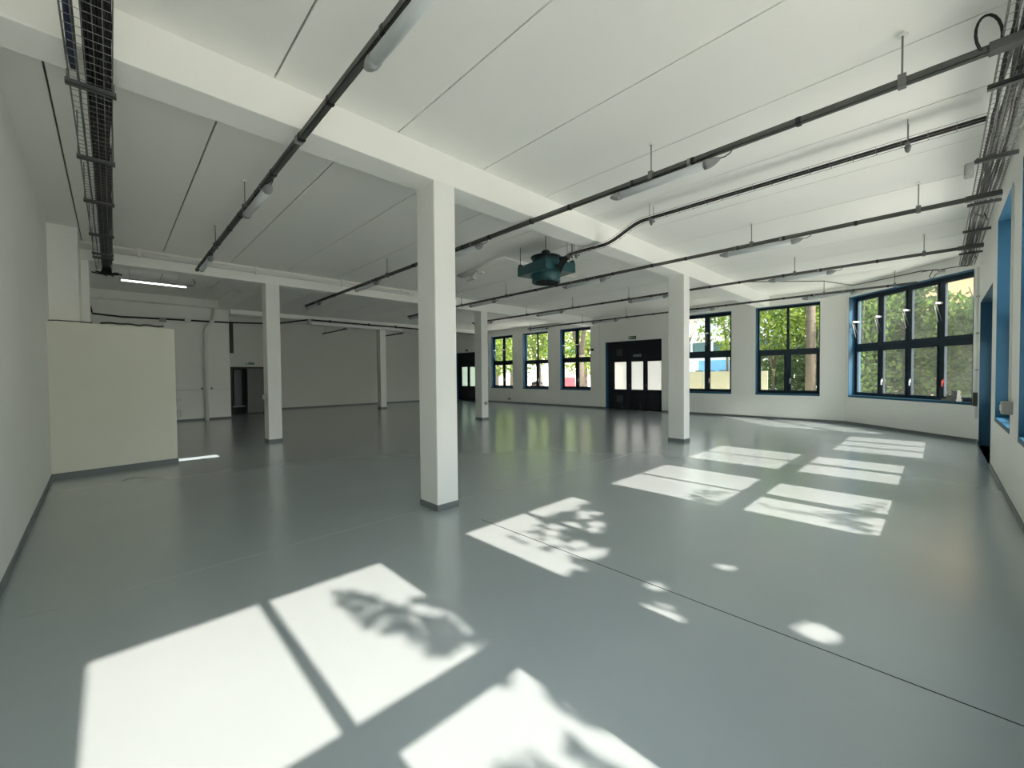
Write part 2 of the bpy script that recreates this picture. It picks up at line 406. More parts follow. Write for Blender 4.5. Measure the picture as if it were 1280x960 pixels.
def window(kind, s0, W, cols, label, glass, arms=(), red=None, thin_top=True):
    """local frame: x along wall, y outwards, z up; inner wall face at y = 0"""
    wcount[0] += 1
    e = empty(f'window_{wcount[0]}', mtx=mtx_at(kind, s0))
    tag(e, label, 'window', kind='structure')
    O0, O1 = .20, .27            # frame depth range
    t = .010
    mb = MB()                     # painted reveal lining
    mb.box((0, -.002, SILL), (t, TH + .002, HEAD)); mb.box((W - t, -.002, SILL), (W, TH + .002, HEAD)); mb.box((0, -.002, HEAD - t), (W, TH + .002, HEAD))
    mb.build('reveal', M['reveal'], e, 'blue painted window reveal')
    MB().box((-.004, -.006, SILL - .055), (W + .004, O1, SILL + .006), bev=.003).build('sill', M['reveal'], e, 'blue painted window sill')
    FW = .058; TZ = 2.31; TT = .075
    mb = MB()
    b = lambda x0, x1, z0, z1, o0=O0, o1=O1: mb.box((x0, o0, z0), (x1, o1, z1), bev=.004)
    b(t, FW, SILL, HEAD); b(W - FW, W - t, SILL, HEAD); b(FW, W - FW, HEAD - FW - .03, HEAD - t); b(FW, W - FW, SILL + .006, SILL + .06)
    b(FW, W - FW, TZ - TT, TZ + TT)
    mw = .036 if (thin_top and cols == 2) else .05
    cw = (W - 2*FW) / cols
    for k in range(1, cols):
        x = FW + cw * k
        b(x - mw, x + mw, TZ + TT, HEAD - FW)
        b(x - .05, x + .05, SILL + .06, TZ - TT)
    mb.build('frame', M['frame'], e)
    for k in range(cols):
        x0 = FW + cw * k + (mw if k else 0); x1 = FW + cw * (k+1) - (mw if k < cols-1 else 0)
        if not thin_top:                                     # opening upper sash
            mb = MB(); z0, z1 = TZ + TT, HEAD - FW - .03
            for q in ((x0, x0+.045, z0, z1), (x1-.045, x1, z0, z1), (x0, x1, z0, z0+.05), (x0, x1, z1-.05, z1)): mb.box((q[0], O0 - .012, q[2]), (q[1], O1 - .02, q[3]), bev=.003)
            f = mb.build('upper_sash', M['frame'], e)
            MB().box((x0+.04, .228, z0+.04), (x1-.04, .234, z1-.04)).build('pane', glass, f)
        else:
            MB().box((x0 - .005, .228, TZ + TT - .005), (x1 + .005, .234, HEAD - FW - .025)).build('pane', glass, e)
        # lower casement
        a0 = FW + cw * k + (.05 if k else 0); a1 = FW + cw * (k+1) - (.05 if k < cols-1 else 0)
        mb = MB(); z0, z1 = SILL + .06, TZ - TT; fw = .052 if cols == 2 else .04
        for q in ((a0, a0+fw, z0, z1), (a1-fw, a1, z0, z1), (a0, a1, z0, z0+fw), (a0, a1, z1-fw, z1)): mb.box((q[0], O0 - .014, q[2]), (q[1], O1 - .02, q[3]), bev=.004)
        f = mb.build('casement', M['frame'], e)
        MB().box((a0 + fw - .005, .228, z0 + fw - .005), (a1 - fw + .005, .234, z1 - fw + .005)).build('pane', glass, f)
        if (cols == 2 and k == 1) or (cols == 4 and k in (1, 2, 3)):
            hm = M['red'] if (red == k) else M['handle']
            xx = a0 + fw/2
            hb = MB().box((xx - .014, O0 - .03, 1.30), (xx + .014, O0 - .014, 1.40), bev=.004).box((xx - .010, O0 - .055, 1.22), (xx + .010, O0 - .035, 1.36), bev=.004).box((xx - .008, O0 - .05, 1.335), (xx + .008, O0 - .02, 1.355))
            hb.build('handle', hm, f, 'red window handle' if red == k else 'white window handle')
    for (sx, zz) in arms:                                   # fanlight stay: bracket and two rods
        a = empty('fanlight_stay'); a.parent = e
        MB().box((sx - .035, .02, zz - .02), (sx + .035, O0, zz + .025), bev=.004).build('bracket', M['handle'], a)
        MB().tube([(sx - .02, .03, zz), (sx - .05, O0 - .03, zz - .46)], .0075, 6).build('rod', M['handle'], a)
        MB().tube([(sx + .02, .03, zz), (sx + .03, O0 - .02, zz - .42)], .0055, 6).build('rod', M['steel'], a)
    return e

labs = {17.68: 'two-by-two window furthest along the end wall, beside the far black door',
        15.04: 'two-by-two window second furthest, with leafy view over a scooter',
        12.40: 'two-by-two window left of the black door, showing a forked tree trunk',
        6.21: 'two-by-two window half behind the right column, facing a white building and beige board',
        3.575: 'two-by-two window right of the right column, filled with green bushes'}
for y in WIN_E:
    arms = ()
    if y in (17.68, 12.40, 6.21): arms = ((.16, 3.05), (.95, 3.05)) if y != 6.21 else ((.93, 3.12), (1.74, 3.12))
    window('end', y + WW/2, WW, 2, labs[y], M['hazy'] if y < 4 else M['glass'], arms, thin_top=(y in (15.04, 3.575)))
cw6 = (3.44 - .116) / 4
window('corner', W6[0], 3.44, 4, 'wide dusty four-light window in the angled corner wall', M['dusty'],
       tuple((.058 + cw6 * k + (.05 if k == 0 else 0), 3.10 + .05*k) for k in range(4)), red=3, thin_top=False)
rl = {8.75: 'tall blue-lined window in the right wall nearest the corner doorway', 6.08: 'tall blue-lined window at the right edge of the picture',
      3.41: 'right-wall window beside the camera, shaded by the tree', .74: 'right-wall window behind the camera that lights the foreground floor'}
for x in WIN_R: window('right', x + WR/2, WR, 2, rl[x], M['glass'])

# ------------------------------------------------------------------ doors
dcount = [0]
def big_door(kind, s0, W, label, glass, panes, vents=False):
    dcount[0] += 1
    e = empty(f'door_{dcount[0]}', mtx=mtx_at(kind, s0)); tag(e, label, 'door', kind='structure')
    O0, O1 = .20, .26
    mb = MB().box((0, -.002, 0), (.010, .30, DH)).box((W-.010, -.002, 0), (W, .30, DH)).box((0, -.002, DH-.010), (W, .30, DH))
    mb.build('reveal', M['reveal'], e, 'blue painted door reveal')
    mb = MB()
    f = lambda x0, x1, z0, z1, m_=mb: m_.box((x0, O0, z0), (x1, O1 + .02, z1), bev=.004)
    f(.01, .09, 0, DH - .01); f(W - .09, W - .01, 0, DH - .01); f(.09, W - .09, DH - .09, DH - .01); f(.09, W - .09, 2.30, 2.38)
    mb.build('frame', M['door'], e)
    MB().box((.09, O0 + .02, 2.38), (W - .09, O1, DH - .09), bev=.004).build('transom_panel', M['door'], e)
    bounds = [.09, (panes[0][1] + panes[1][0])/2, (panes[1][1] + panes[2][0])/2, W - .09]
    for k, (p0, p1) in enumerate(panes):
        a, b_ = bounds[k] + .004, bounds[k+1] - .004; z0, z1 = .90, 2.13
        mb = MB()
        for q in ((a, p0, .01, 2.30), (p1, b_, .01, 2.30), (p0, p1, .01, z0), (p0, p1, z1, 2.30)): mb.box((q[0], O0 + .005, q[2]), (q[1], O1, q[3]), bev=.003)
        l = mb.build('door_leaf', M['door'], e)
        MB().box((p0 - .005, .226, z0 - .005), (p1 + .005, .234, z1 + .005)).build('pane', glass, l)
        if k: MB().box((a + .03, O0 - .03, 1.02), (a + .055, O0 + .006, 1.16), bev=.005).build('handle', M['steel'], l)
        if vents and k == 0:
            for zz in (.33, 2.42):
                vb = MB()
                x0, x1 = p0 + .13, p0 + .42
                for i in range(5):
                    vb.box((x0, O0 - .02, zz + i*.065), (x1, O0 + .006, zz + i*.065 + .03))
                for i in range(4): vb.box((x0 + i*(x1-x0-.02)/3, O0 - .016, zz), (x0 + i*(x1-x0-.02)/3 + .02, O0 + .006, zz + .29))
                vb.build('vent_grille', M['vent'], e, 'grey vent grille in the black door')
        if vents and k == 1:
            MB().box((p0 + .10, O0 - .01, 2.34), (p1 - .08, O0 + .006, 2.45), bev=.003).build('name_plate', M['plate'], e, 'grey plate on the black transom')
    return e
PN = ((.33, .94), (1.18, 1.75), (1.95, 2.58))
big_door('end', DOOR_E[0] + DW/2, DW, 'black door with pale green glass between the two middle columns', M['frostg'], PN)
big_door('end', DOOR_E[1] + DW/2, DW, 'black door with three bright frosted panes left of the right column', M['frost'], PN, True)
big_door('right', D3C + D3W/2, D3W, 'blue-lined doorway in the right wall at the far corner', M['glass'], ((.20, .96), (1.14, 1.80), (1.96, 2.66)))
# side doorway: dark opening with grey leaf
dcount[0] += 1
e = tag(empty(f'door_{dcount[0]}', (3.62, 21.0, 0)), 'half open grey door beside the white rear wall', 'door', kind='structure')
MB().box((0, -.03, 0), (.08, .2, 2.03)).box((1.24, -.03, 0), (1.31, .2, 2.03)).box((0, -.03, 1.98), (1.31, .2, 2.05)).build('frame', M['dkbrown'], e)
MB().box((.62, -.045, .04), (1.26, 0.0, 1.98), bev=.004).build('door_leaf', M['greydoor'], e)
MB().box((.70, -.09, 1.02), (.73, -.04, 1.05)).box((.70, -.10, 1.02), (.83, -.085, 1.05)).build('handle', M['steel'], e)
pl = MB().prism([(.30, .9), (.55, .75), (.58, .80), (.33, .95)], .35, 1.95).build('inner_panel', M['whitedoor'], e, 'pale panel seen inside the dark doorway')
MB().box((.12, .45, .28), (.62, .75, .36), bev=.02).build('ledge', M['whitedoor'], e, 'pale ledge inside the dark doorway')

# exit signs
def exit_sign(loc, rotz, label, w=.34, h=.13):
    e = tag(empty('exit_sign', loc), label, 'sign', 'green exit signs'); e.rotation_euler = (0, 0, rotz)
    MB().box((-w/2, -.05, 0), (w/2, 0, h), bev=.004).build('sign_body', M['sign'], e)
    mb = MB()                                     # running figure, doorway and arrow
    def fl(x0, z0, x1, z1): mb.box((x0, -.0535, z0), (x1, -.0515, z1))
    fl(-.135, .02, -.085, .11)
    mb.prism([(.02, -.0535), (.02, -.0515), (.10, -.0515), (.10, -.0535)], .055, .075)
    mb.quad([(.10, -.053, .035), (.14, -.053, .065), (.10, -.053, .095), (.10, -.053, .065)])
    mb.tube([(-.05, -.053, .03), (-.03, -.053, .06), (-.02, -.053, .085)], .007, 6); mb.tube([(-.03, -.053, .06), (-.01, -.053, .045), (-.005, -.053, .025)], .006, 6)
    mb.lathe([(.009, -.008), (.011, 0), (.009, .008)], (-.015, -.055, .10), 10)
    mb.build('sign_pictogram', M['signw'], e, 'white running figure and arrow')
    return e
exit_sign((XE - .002, 9.28, 3.10), -PI/2, 'green exit sign above the bright frosted door')
exit_sign((XE - .002, 20.95, 3.12), -PI/2, 'small exit sign above the far pale green door', .26, .12)
exit_sign((4.38, 20.998, 2.16), 0, 'exit sign above the half open grey door', .30, .10)

# ------------------------------------------------------------------ partition
PA = Vector((LX(9.80), 9.80)); PBv = Vector((.867, 10.003)); pd = (PBv - PA).normalized(); pn = Vector((-pd.y, pd.x))
e = tag(empty('partition', (PA.x, PA.y, 0), None), 'cream free-standing partition wall on the left', 'partition')
e.rotation_euler = (0, 0, math.atan2(pd.y, pd.x)); PL = (PBv - PA).length
MB().box((0, 0, 0), (PL, .11, 2.52), bev=.006).build('panel', M['cream'], e)
MB().box((0, -.012, 0), (PL + .01, .12, .085), bev=.003).build('partition_base', M['bb'], e, 'grey skirting of the partition')
pw = lambda s, o, z: (PA.x + pd.x*s + pn.x*o, PA.y + pd.y*s + pn.y*o, z)
tag(MB().tube([pw(.02 + .1*i, .05 + .02*math.sin(i*1.9), 2.535 + .012*abs(math.sin(i*1.3))) for i in range(6)], .010, 6).build('loose_cable', M['brown']), 'thin brown cable lying on the left of the cream partition', 'cable')
tag(MB().tube([pw(.62 + .07*i, .06 + .025*math.sin(i*1.3), 2.545 + .018*abs(math.sin(i*.9))) for i in range(13)], .016, 8).build('loose_cable', M['brown']), 'thicker dark cable lying along the right of the cream partition', 'cable')

# ------------------------------------------------------------------ lighting rails
RZ = 3.832
RAILS = [(1.32, 10.75, 'nearest the left wall', -.36), (4.444, 13.92, 'second from the left wall, over the largest column', -.36),
         (8.086, 13.96, 'third from the left wall, passing in front of the teal fan', -.36), (11.19, 13.97, 'fourth from the left wall, passing behind the right column', -.36),
         (14.64, 13.96, 'furthest from the camera, nearest the end wall', .40)]
HANG = [[6.42, 8.58], [.22, 2.29, 8.54], [.22, 2.30, 8.55, 10.64], [.22, 2.30, 6.49, 8.60, 10.75], [.82, 2.30, 8.60, 10.72, 13.81]]
def rail(x, y0, y1, label, hang):
    e = tag(empty('lighting_rail', (x, 0, RZ)), label, 'lighting rail', 'steel lighting rails')
    mb = MB()
    mb.box((-.027, y0, -.025), (.027, y1, -.020)).box((-.027, y0, -.025), (-.022, y1, .025)).box((.022, y0, -.025), (.027, y1, .025))
    mb.box((-.027, y0, .020), (-.011, y1, .025)).box((.011, y0, .020), (.027, y1, .025)).box((-.005, y0, -.029), (.005, y1, -.025))
    mb.build('channel', M['rail'], e)
    for h in hang:
        if not (y0 + .1 < h < y1): continue
        r = MB().tube([(0, h, .02), (0, h, ZC - RZ)], .0065, 8).build('hanger_rod', M['steel'], e)
        MB().lathe([(.035, 0), (.035, .006), (.012, .016), (.012, .03)], (0, h, ZC - RZ - .031), 12).build('ceiling_plate', M['whitep'], r)
        MB().box((-.034, h - .025, -.038), (.034, h + .025, .056), bev=.004).build('hanger_clamp', M['steel'], e)
    k = 0; y = y0 + .55
    while y < y1 - .1:
        if all(abs(y - h) > .08 for h in hang):
            MB().box((-.031, y - .02, -.033), (.031, y + .02, .028), bev=.003).build('clip', M['black'], e, 'black clip round the rail')
        y += .93 if k % 2 else .70
        k += 1
    return e
def lamp(x, y0, y1, label):
    e = tag(empty('tube_lamp', (x + .014, (y0 + y1)/2, RZ - .080)), label, 'lamp', 'unlit tube lamps under the rails')
    L = (y1 - y0)/2; r = .044
    MB().tube([(0, -L + .09, 0), (0, L - .09, 0)], r, 20).build('diffuser', M['lampd'], e)
    for s in (-1, 1):
        pts = [(0, s*(L - .15), 0), (0, s*(L - .10), 0), (0, s*(L - .055), .004), (0, s*(L - .01), .012), (0, s*L, .014)]
        MB().tube(pts, [r + .004, r + .004, r - .006, .020, .014], 20).build('end_cap', M['lampc'], e)
    for s in (-.48, .48):
        MB().box((-.022, s*L*1.1 - .02, .028), (.012, s*L*1.1 + .02, .055)).box((-.044, s*L*1.1 - .016, .048), (.018, s*L*1.1 + .016, .112), bev=.004).build('lamp_clip', M['lampc'], e)
    c = [(0, -L, .014), (.0, -L - .05, .012), (.0, -L - .10, .03), (-.01, -L - .13, .065), (-.012, -L - .12, .085)]
    MB().tube(c, .006, 6).build('lamp_lead', M['grey'], e)
    return e
LY = [(1.56, 2.83), (5.26, 6.52), (8.99, 10.26), (12.66, 13.90)]
ordn = ['first', 'second', 'third', 'fourth']
rn = ['left-hand rail', 'rail over the large column', 'rail in front of the teal fan', 'rail behind the right column', 'rail by the end wall']
for i, (x, y1, where, y0) in enumerate(RAILS):
    rl_ = rail(x, y0, y1, 'dark steel lighting rail ' + where, HANG[i])
    if i == 0: MB().box((-.034, 4.20, -.03), (.034, 4.25, .03), bev=.004).build('beam_clamp', M['lampc'], rl_)
    for k, (a, b) in enumerate(LY):
        if b > y1 + .03: continue
        if i == 0 and k == 2: a, b = 9.08, 10.33
        lamp(x, a, b, f'tube lamp, {ordn[k]} from the window wall, on the {rn[i]}')
rail(7.98, 19.36, 22.45, 'short dark rail left of the slim distant column', [19.7, 22.1])
rail(11.0, 19.5, 21.5, 'short dark rail right of the slim distant column', [19.8])

# ------------------------------------------------------------------ cable trays
def wire_tray(name, p0, axis, length, width, height, label, brackets, pitch=.10, bl=.02, rods=True):
    """axis 'x' or 'y'; p0 = tray corner at floor level of tray"""
    e = tag(empty(name, p0), label, 'cable tray', 'wire cable trays')
    if axis == 'x': e.rotation_euler = (0, 0, -PI/2)     # local +y -> world +x, local +x -> world -y
    mb = MB()
    n = 5
    for k in range(n + 1):
        x = width * k / n
        mb.tube([(x, 0, 0), (x, length, 0)], .0028, 4)
    for x in (0, width): mb.tube([(x, 0, height), (x, length, height)], .0032, 4)
    y = .03
    while y < length:
        mb.tube([(0, y, height), (0, y, -.004), (width, y, -.004), (width, y, height)], .0024, 4); y += pitch
    mb.build('wire_mesh', M['wire'], e)
    for b in brackets:
        MB().box((-bl, b - .022, -.046), (width + bl, b + .022, -.040)).box((-bl, b - .022, -.046), (width + bl, b - .018, -.010)).box((-bl, b + .018, -.046), (width + bl, b + .022, -.010)).build('bracket', M['rail'], e, 'dark steel bracket bar under the tray')
        for x in (-bl + .012, width + bl - .012) if rods else ():
            MB().tube([(x, b, -.03), (x, b, ZC - p0[2])], .005, 6).build('hanger_rod', M['steel'], e)
    return e
TZ_ = 3.80
wire_tray('cable_tray', (-.178, .97, TZ_), 'y', 10.73, .232, .058, 'wire cable tray along the left wall packed with black cables', [.67, 2.07, 3.47, 4.89, 6.27, 7.90, 9.22, 9.54], .092)
def wavy(x0, y0, y1, z, amp, seed, step=.22, zamp=.006):
    rg = random.Random(seed); pts = []; y = y0; o = 0.
    while y < y1:
        o = o*.7 + rg.uniform(-amp, amp)
        pts.append((x0 + o, y, z + rg.uniform(0, zamp))); y += step
    pts.append((x0, y1, z)); return pts
cabs = []
def cable(pts, r, m, label, group, n=6):
    return tag(MB().tube(pts, r, n).build('cable', m), label, 'cable', group)
for k in range(9):
    px = -.084 + k*.0135
    pts = wavy(px, 1.02, 11.37, TZ_ + .013 + .016*(k % 2), .0018, 50 + k)
    pts += [(px + .01, 11.49, TZ_ - .02), (px + .02*(k-4)*.3, 11.56, TZ_ - .097), (px + .03*(k-4)*.4, 11.60, TZ_ - .108 - .012*k % .05)]
    cable(pts, .0095, M['black'], 'black power cable in the dense bundle of the left tray', 'black bundle in the left tray', 6)
tints = [('navy', -.145, .010, 'dark blue cable on the left side of the left tray'), ('navy', -.132, .010, 'second dark blue cable, inside the first, in the left tray'),
         ('black', .036, .008, 'thin black cable right of the bundle in the left tray'), ('brown', .020, .0075, 'thin brown cable right of the bundle in the left tray'),
         ('black', .047, .006, 'outermost thin black cable in the left tray'), ('grey', -.118, .006, 'thin grey cable left of the bundle in the left tray')]
for k, (mm, px, r, lab) in enumerate(tints):
    y1 = 4.31 if mm == 'navy' else 11.2
    cable(wavy(px*1.07, 1.02, y1, TZ_ + .012, .006 if px > 0 else .003, 80 + k), r, M[mm], lab, None)
for k, (x0, x1, y0, z0) in enumerate([(-.183, .097, 11.53, 3.70), (-.237, .14, 11.49, 3.67)]):
    cable([(x0, y0, z0 + .01), (x0 + .08, y0 - .03, z0 - .01), (x0 + .2, y0, z0 - .015), (x1, y0 - .02, z0 + .01), (x1 + .05, y0 + .06, z0 + .03), (x1 - .05, y0 + .1, z0 + .02)], .015, M['black'],
          ['black cable looped across the end of the left tray', 'lower black cable hanging across the end of the left tray'][k], None)

# right-hand tray (along the window wall)
RTZ = 3.878
wire_tray('cable_tray', (1.1, -.286, RTZ), 'x', 12.4, .227, .055, 'wire cable tray along the window wall above the blue windows', [.55, 2.21, 3.98, 5.65, 7.36, 8.91, 10.74], .092, .039, False)
rc = [('black', .03, .011), ('grey', .05, .010), ('grey', .068, .008), ('black', .085, .013), ('grey', .105, .009), ('brown', .12, .008), ('grey', .145, .009), ('black', .04, .008), ('grey', .078, .012), ('black', .135, .010), ('grey', .16, .009)]
desc = ['black cable at the room side of the right tray', 'grey cable next to the outer black one in the right tray', 'thin grey cable, third across the right tray', 'thick black cable in the middle of the right tray',
        'thin grey cable past the middle of the right tray', 'thin brown cable in the right tray', 'grey cable on the wall side of the right tray', 'thin black cable second from the room side in the right tray', 'thick grey cable beside the thick black one in the right tray',
        'black cable towards the wall side of the right tray', 'outermost grey cable at the wall in the right tray']
for k, (mm, o, r) in enumerate(rc):
    pts = [(p[1], -.286 - o*1.107 + p[0], p[2]) for p in wavy(0, 1.15, 13.4, RTZ + .012, .012, 120 + k, .33, .022)]
    cable(pts, r, M[mm], desc[k], None)
# loops and box by the tray
lc = Vector((4.45, -.221, 3.948)); lu = Vector((.70, .72, 0)).cross(Vector((0, 0, 1))).normalized()
cable([lc + lu*(.094*math.cos(t_*PI/9 - .6)) + Vector((0, 0, .133*math.sin(t_*PI/9 - .6))) + Vector((.01*t_/18, 0, 0)) for t_ in range(18)], .009, M['black'], 'black cable loop sticking out of the right tray above the first rail', None)
cable([(8.91, -.33, RTZ - .02), (8.86, -.40, RTZ - .11), (9.02, -.465, RTZ - .13), (9.19, -.44, RTZ + .01)], .007, M['black'], 'small black cable loop below the right tray by the third rail', None)
cable([(11.73, -.33, RTZ + .02), (12.07, -.40, RTZ + .11), (12.4, -.465, RTZ + .07), (12.62, -.50, RTZ)], .008, M['black'], 'black cable arching over the far end of the right tray', None)
e = tag(empty('junction_box', (7.14, -.221, RTZ + .02)), 'grey junction box beside the right cable tray', 'junction box')
MB().box((-.07, -.035, -.07), (.07, .035, .07), bev=.01).build('box_body', M['greyp'], e)
MB().box((-.06, .034, -.06), (.06, .042, .06), bev=.005).build('box_lid', M['greyp'], e)
MB().tube([(0, -.02, .07), (-.02, -.06, .11), (-.05, -.11, .05)], .007, 6).build('lead', M['black'], e)
for i, (x, s) in enumerate(((4.444, 'second'), (8.086, 'third'), (11.19, 'fourth'))):
    o = MB().box((x - .039, -.535, RZ - .034), (x + .039, -.22, RZ + .036), bev=.006).build('rail_end_box', M['rail'])
    tag(o, f'dark steel end box joining the {s} rail to the right tray', 'connection box')

# tray to the fan
FX = 6.06; FZ = 3.985
path = [(FX, -.30), (FX, 3.30)]
e = tag(empty('fan_cable_tray', (FX, 0, 0)), 'narrow wire tray bringing black cables to the teal fan', 'cable tray')
def fz(y):
    if y < 3.22: return FZ
    if y < 4.0: return FZ - (FZ - 3.77) * (1 - math.cos(PI*(y - 3.22)/.78))/2
    return 3.77
ys = [-.30 + .1*i for i in range(52)]
mb = MB()
for ox, oz in ((-.055, .05), (.055, .05), (-.055, 0), (.055, 0), (0, 0)): mb.tube([(ox, y, fz(y) + oz) for y in ys if y < 4.75], .0026, 4)
for y in ys[::2]: mb.tube([(-.055, y, fz(y) + .05), (-.055, y, fz(y)), (.055, y, fz(y)), (.055, y, fz(y) + .05)], .0022, 4)
mb.build('wire_mesh', M['wire'], e)
for h in (.25, 3.12, 4.56, 4.72):
    for ox in (-.065, .065): MB().tube([(ox, h, fz(h) - .02), (ox, h, ZC)], .004, 6).build('hanger_rod', M['steel'], e)
    MB().box((-.08, h - .02, fz(h) - .03), (.08, h + .02, fz(h) - .008), bev=.003).build('bracket', M['steel'], e)
    MB().tube([(-.02, h, fz(h) - .03), (0, h, fz(h) - .075), (.01, h, fz(h) - .08)], [.03, .02, .012], 8).build('bracket_cup', M['steel'], e)
for k in range(4):
    ox = -.036 + .024*k
    pts = [(FX + ox, y, fz(y) + .018 + (.014 if k % 2 else 0)) for y in ys if y < 4.8]
    pts += [(FX + ox + .02, 4.90, 3.74 - .03*k), (FX + .08 + ox, 5.02, 3.62 - .025*k), (FX + .12 + .04*k, 5.14, 3.72)]
    cable(pts, .0135, M['black'], 'black cable running in the narrow tray to the teal fan', 'black cables in the fan tray')

# ------------------------------------------------------------------ teal fan
fx, fy, zb = 6.37, 5.56, 3.62
e = tag(empty('ceiling_fan', (fx, fy, zb)), 'teal industrial fan unit hanging from the ceiling by rods', 'fan')
e.rotation_euler = (0, 0, math.radians(-9)); e.scale = (1.1, 1.1, 1)
MB().box((-.35, -.41, 0), (.35, .41, .19), bev=.008).build('housing', M['teal'], e)
MB().lathe([(.25, .18), (.25, .32), (.275, .33), (.275, .355), (.24, .37), (.05, .38)], (0, 0, 0), 40).build('drum', M['tealdark'], e)
MB().lathe([(.085, .37), (.085, .45), (.07, .48), (.01, .485)], (0, 0, 0), 20).build('motor', M['tealdark'], e)
MB().lathe([(.27, .01), (.265, -.06), (.245, -.12), (.26, -.125), (.26, -.16), (.235, -.16), (.235, -.10), (.25, -.02)], (0, 0, 0), 40, caps=False).build('outlet_cone', M['teal'], e)
mb = MB()
for k in range(7):
    a = 2*PI*k/7
    mb.bm.faces.new([mb.bm.verts.new(p) for p in ((.05*math.cos(a), .05*math.sin(a), -.10), (.22*math.cos(a-.1), .22*math.sin(a-.1), -.12), (.22*math.cos(a+.45), .22*math.sin(a+.45), -.08), (.05*math.cos(a+.9), .05*math.sin(a+.9), -.07))])
o = mb.build('blades', M['tealdark'], e); sm = o.modifiers.new('thick', 'SOLIDIFY'); sm.thickness = .006
mb = MB()
for r in (.08, .13, .18, .235): mb.tube([(r*math.cos(2*PI*k/32), r*math.sin(2*PI*k/32), -.165) for k in range(33)], .004, 5, caps=False)
for k in range(4):
    a = PI*k/4; mb.tube([(-.235*math.cos(a), -.235*math.sin(a), -.165), (.235*math.cos(a), .235*math.sin(a), -.165)], .005, 5)
mb.build('guard', M['black'], e, 'black wire guard under the fan')
for sx, sy in ((-1,-1), (-1,1), (1,-1), (1,1)):
    h = MB().tube([(sx*.31, sy*.37, .17), (sx*.31, sy*.37, ZC - zb)], .006, 6).build('hanger_rod', M['black'], e)
    MB().box((sx*.31 - .03, sy*.37 - .03, .185), (sx*.31 + .03, sy*.37 + .03, .24), bev=.005).build('rod_foot', M['tealdark'], h)
MB().box((.10, -.33, .19), (.22, -.25, .31), bev=.006).build('terminal_box', M['black'], e)

# ------------------------------------------------------------------ pipes
e = tag(empty('white_pipe', (0, 11.2, 4.09)), 'long white pipe running along the middle beam', 'pipe')
MB().tube([(-.38, 0, 0), (6.55, 0, 0)], .052, 16).build('pipe_run', M['whitep'], e)
MB().tube([(6.5, 0, 0), (6.62, 0, 0), (6.75, .05, .03), (6.8, .12, .03)], [.055, .055, .04, .03], 12).build('pipe_end', M['whitep'], e)
for x in (.45, 2.5, 4.5, 6.3):
    MB().box((x - .02, -.058, -.06), (x + .02, .058, .062), bev=.006).box((x - .018, -.012, .05), (x + .018, .012, ZC - 4.09)).build('pipe_hanger', M['whitep'], e)
o = MB().tube([(6.5, 8.7, 4.17), (6.42, 7.9, 4.18), (6.16, 6.8, 4.18), (6.22, 6.66, 4.18), (6.4, 6.66, 4.18), (9.1, 6.88, 4.18)], .028, 10).build('ceiling_conduit', M['whitep'])
tag(o, 'white conduit bending across the ceiling behind the teal fan', 'conduit')
o = MB().tube([(6.60, 8.7, 4.16), (6.60, 8.1, 4.16), (6.72, 7.92, 4.14), (6.55, 7.8, 4.12), (6.45, 7.9, 4.14), (6.62, 8.25, 4.10), (6.85, 8.4, 4.12), (6.95, 8.85, 4.14)], .034, 10).build('conduit_knot', M['whitep'])
tag(o, 'looped white conduit knot on the ceiling right of the largest column', 'conduit')
# drain pipe on the rear wall
e = tag(empty('drain_pipe', (2.55, 19.14, 0)), 'white drain pipe bending down the rear wall', 'pipe')
MB().tube([(.30, 0, 4.2), (.30, 0, 3.92), (.27, 0, 3.80), (.04, 0, 3.46), (0, 0, 3.34), (0, 0, 0)], .068, 14).build('pipe_run', M['whitep'], e)
for z in (1.0, 2.4): MB().box((-.085, -.02, z), (.085, .11, z + .04), bev=.008).build('pipe_clip', M['whitep'], e)
e = tag(empty('water_pipe', (1.4, 19.20, 1.15)), 'thin horizontal water pipe low on the rear wall', 'pipe')
MB().tube([(0, 0, 0), (1.9, 0, .0)], .017, 8).build('pipe_run', M['whitep'], e)
for x in (1.02, 1.32): MB().box((x - .03, -.06, .01), (x + .03, .02, .06), bev=.008).tube([(x, -.03, .06), (x, -.03, .10)], .012, 8).build('valve', M['steel'], e, 'small metal valve on the pipe')
e = tag(empty('hose_outlet', (1.72, 19.20, 0)), 'white bent outlet pipe at the foot of the rear wall', 'pipe')
MB().tube([(-.06, 0, .82), (-.06, -.03, .48), (.0, -.04, .42), (.06, -.04, .44), (.08, -.03, .22), (.04, -.02, .16), (-.04, -.02, .18), (-.05, 0, .40)], .022, 8).build('pipe_run', M['whitep'], e)
MB().box((-.09, .0, .76), (.10, .04, .86), bev=.01).build('wall_plate', M['whitep'], e)
tag(MB().box((3.335, 19.18, 2.55), (3.45, 19.28, 3.72), bev=.008).build('shutter_guide', M['dkbrown']), 'dark brown steel guide at the edge of the rear wall', 'shutter guide')
# long cable and duct across the back
cable([(-.45, 19.15, 3.95), (-.40, 19.15, 3.72), (.3, 19.2, 3.68), (1.2, 19.2, 3.70), (2.0, 19.2, 3.71), (3.3, 19.2, 3.73), (4.9, 18.85, 3.78), (6.15, 18.84, 4.05), (8.0, 18.84, 4.04), (10.0, 18.84, 4.03), (13.0, 18.84, 4.0), (16.2, 18.84, 3.96)], .030, M['black'], 'thick black cable strung along the rear wall and back beam', None, 8)
for k, (x, z) in enumerate(((1.35, 3.66), (2.05, 3.70))):
    tag(MB().box((x - .09, 19.1, z - .06), (x + .09, 19.25, z + .08), bev=.01).build('cable_box', M['greyp'] if k == 0 else M['whitep']), ['grey junction box on the black cable above the partition', 'white bracket box on the black cable right of the lit tube'][k], 'junction box')
e = tag(empty('white_duct', (6.2, 18.72, 3.90)), 'long white duct hanging under the back beam', 'duct')
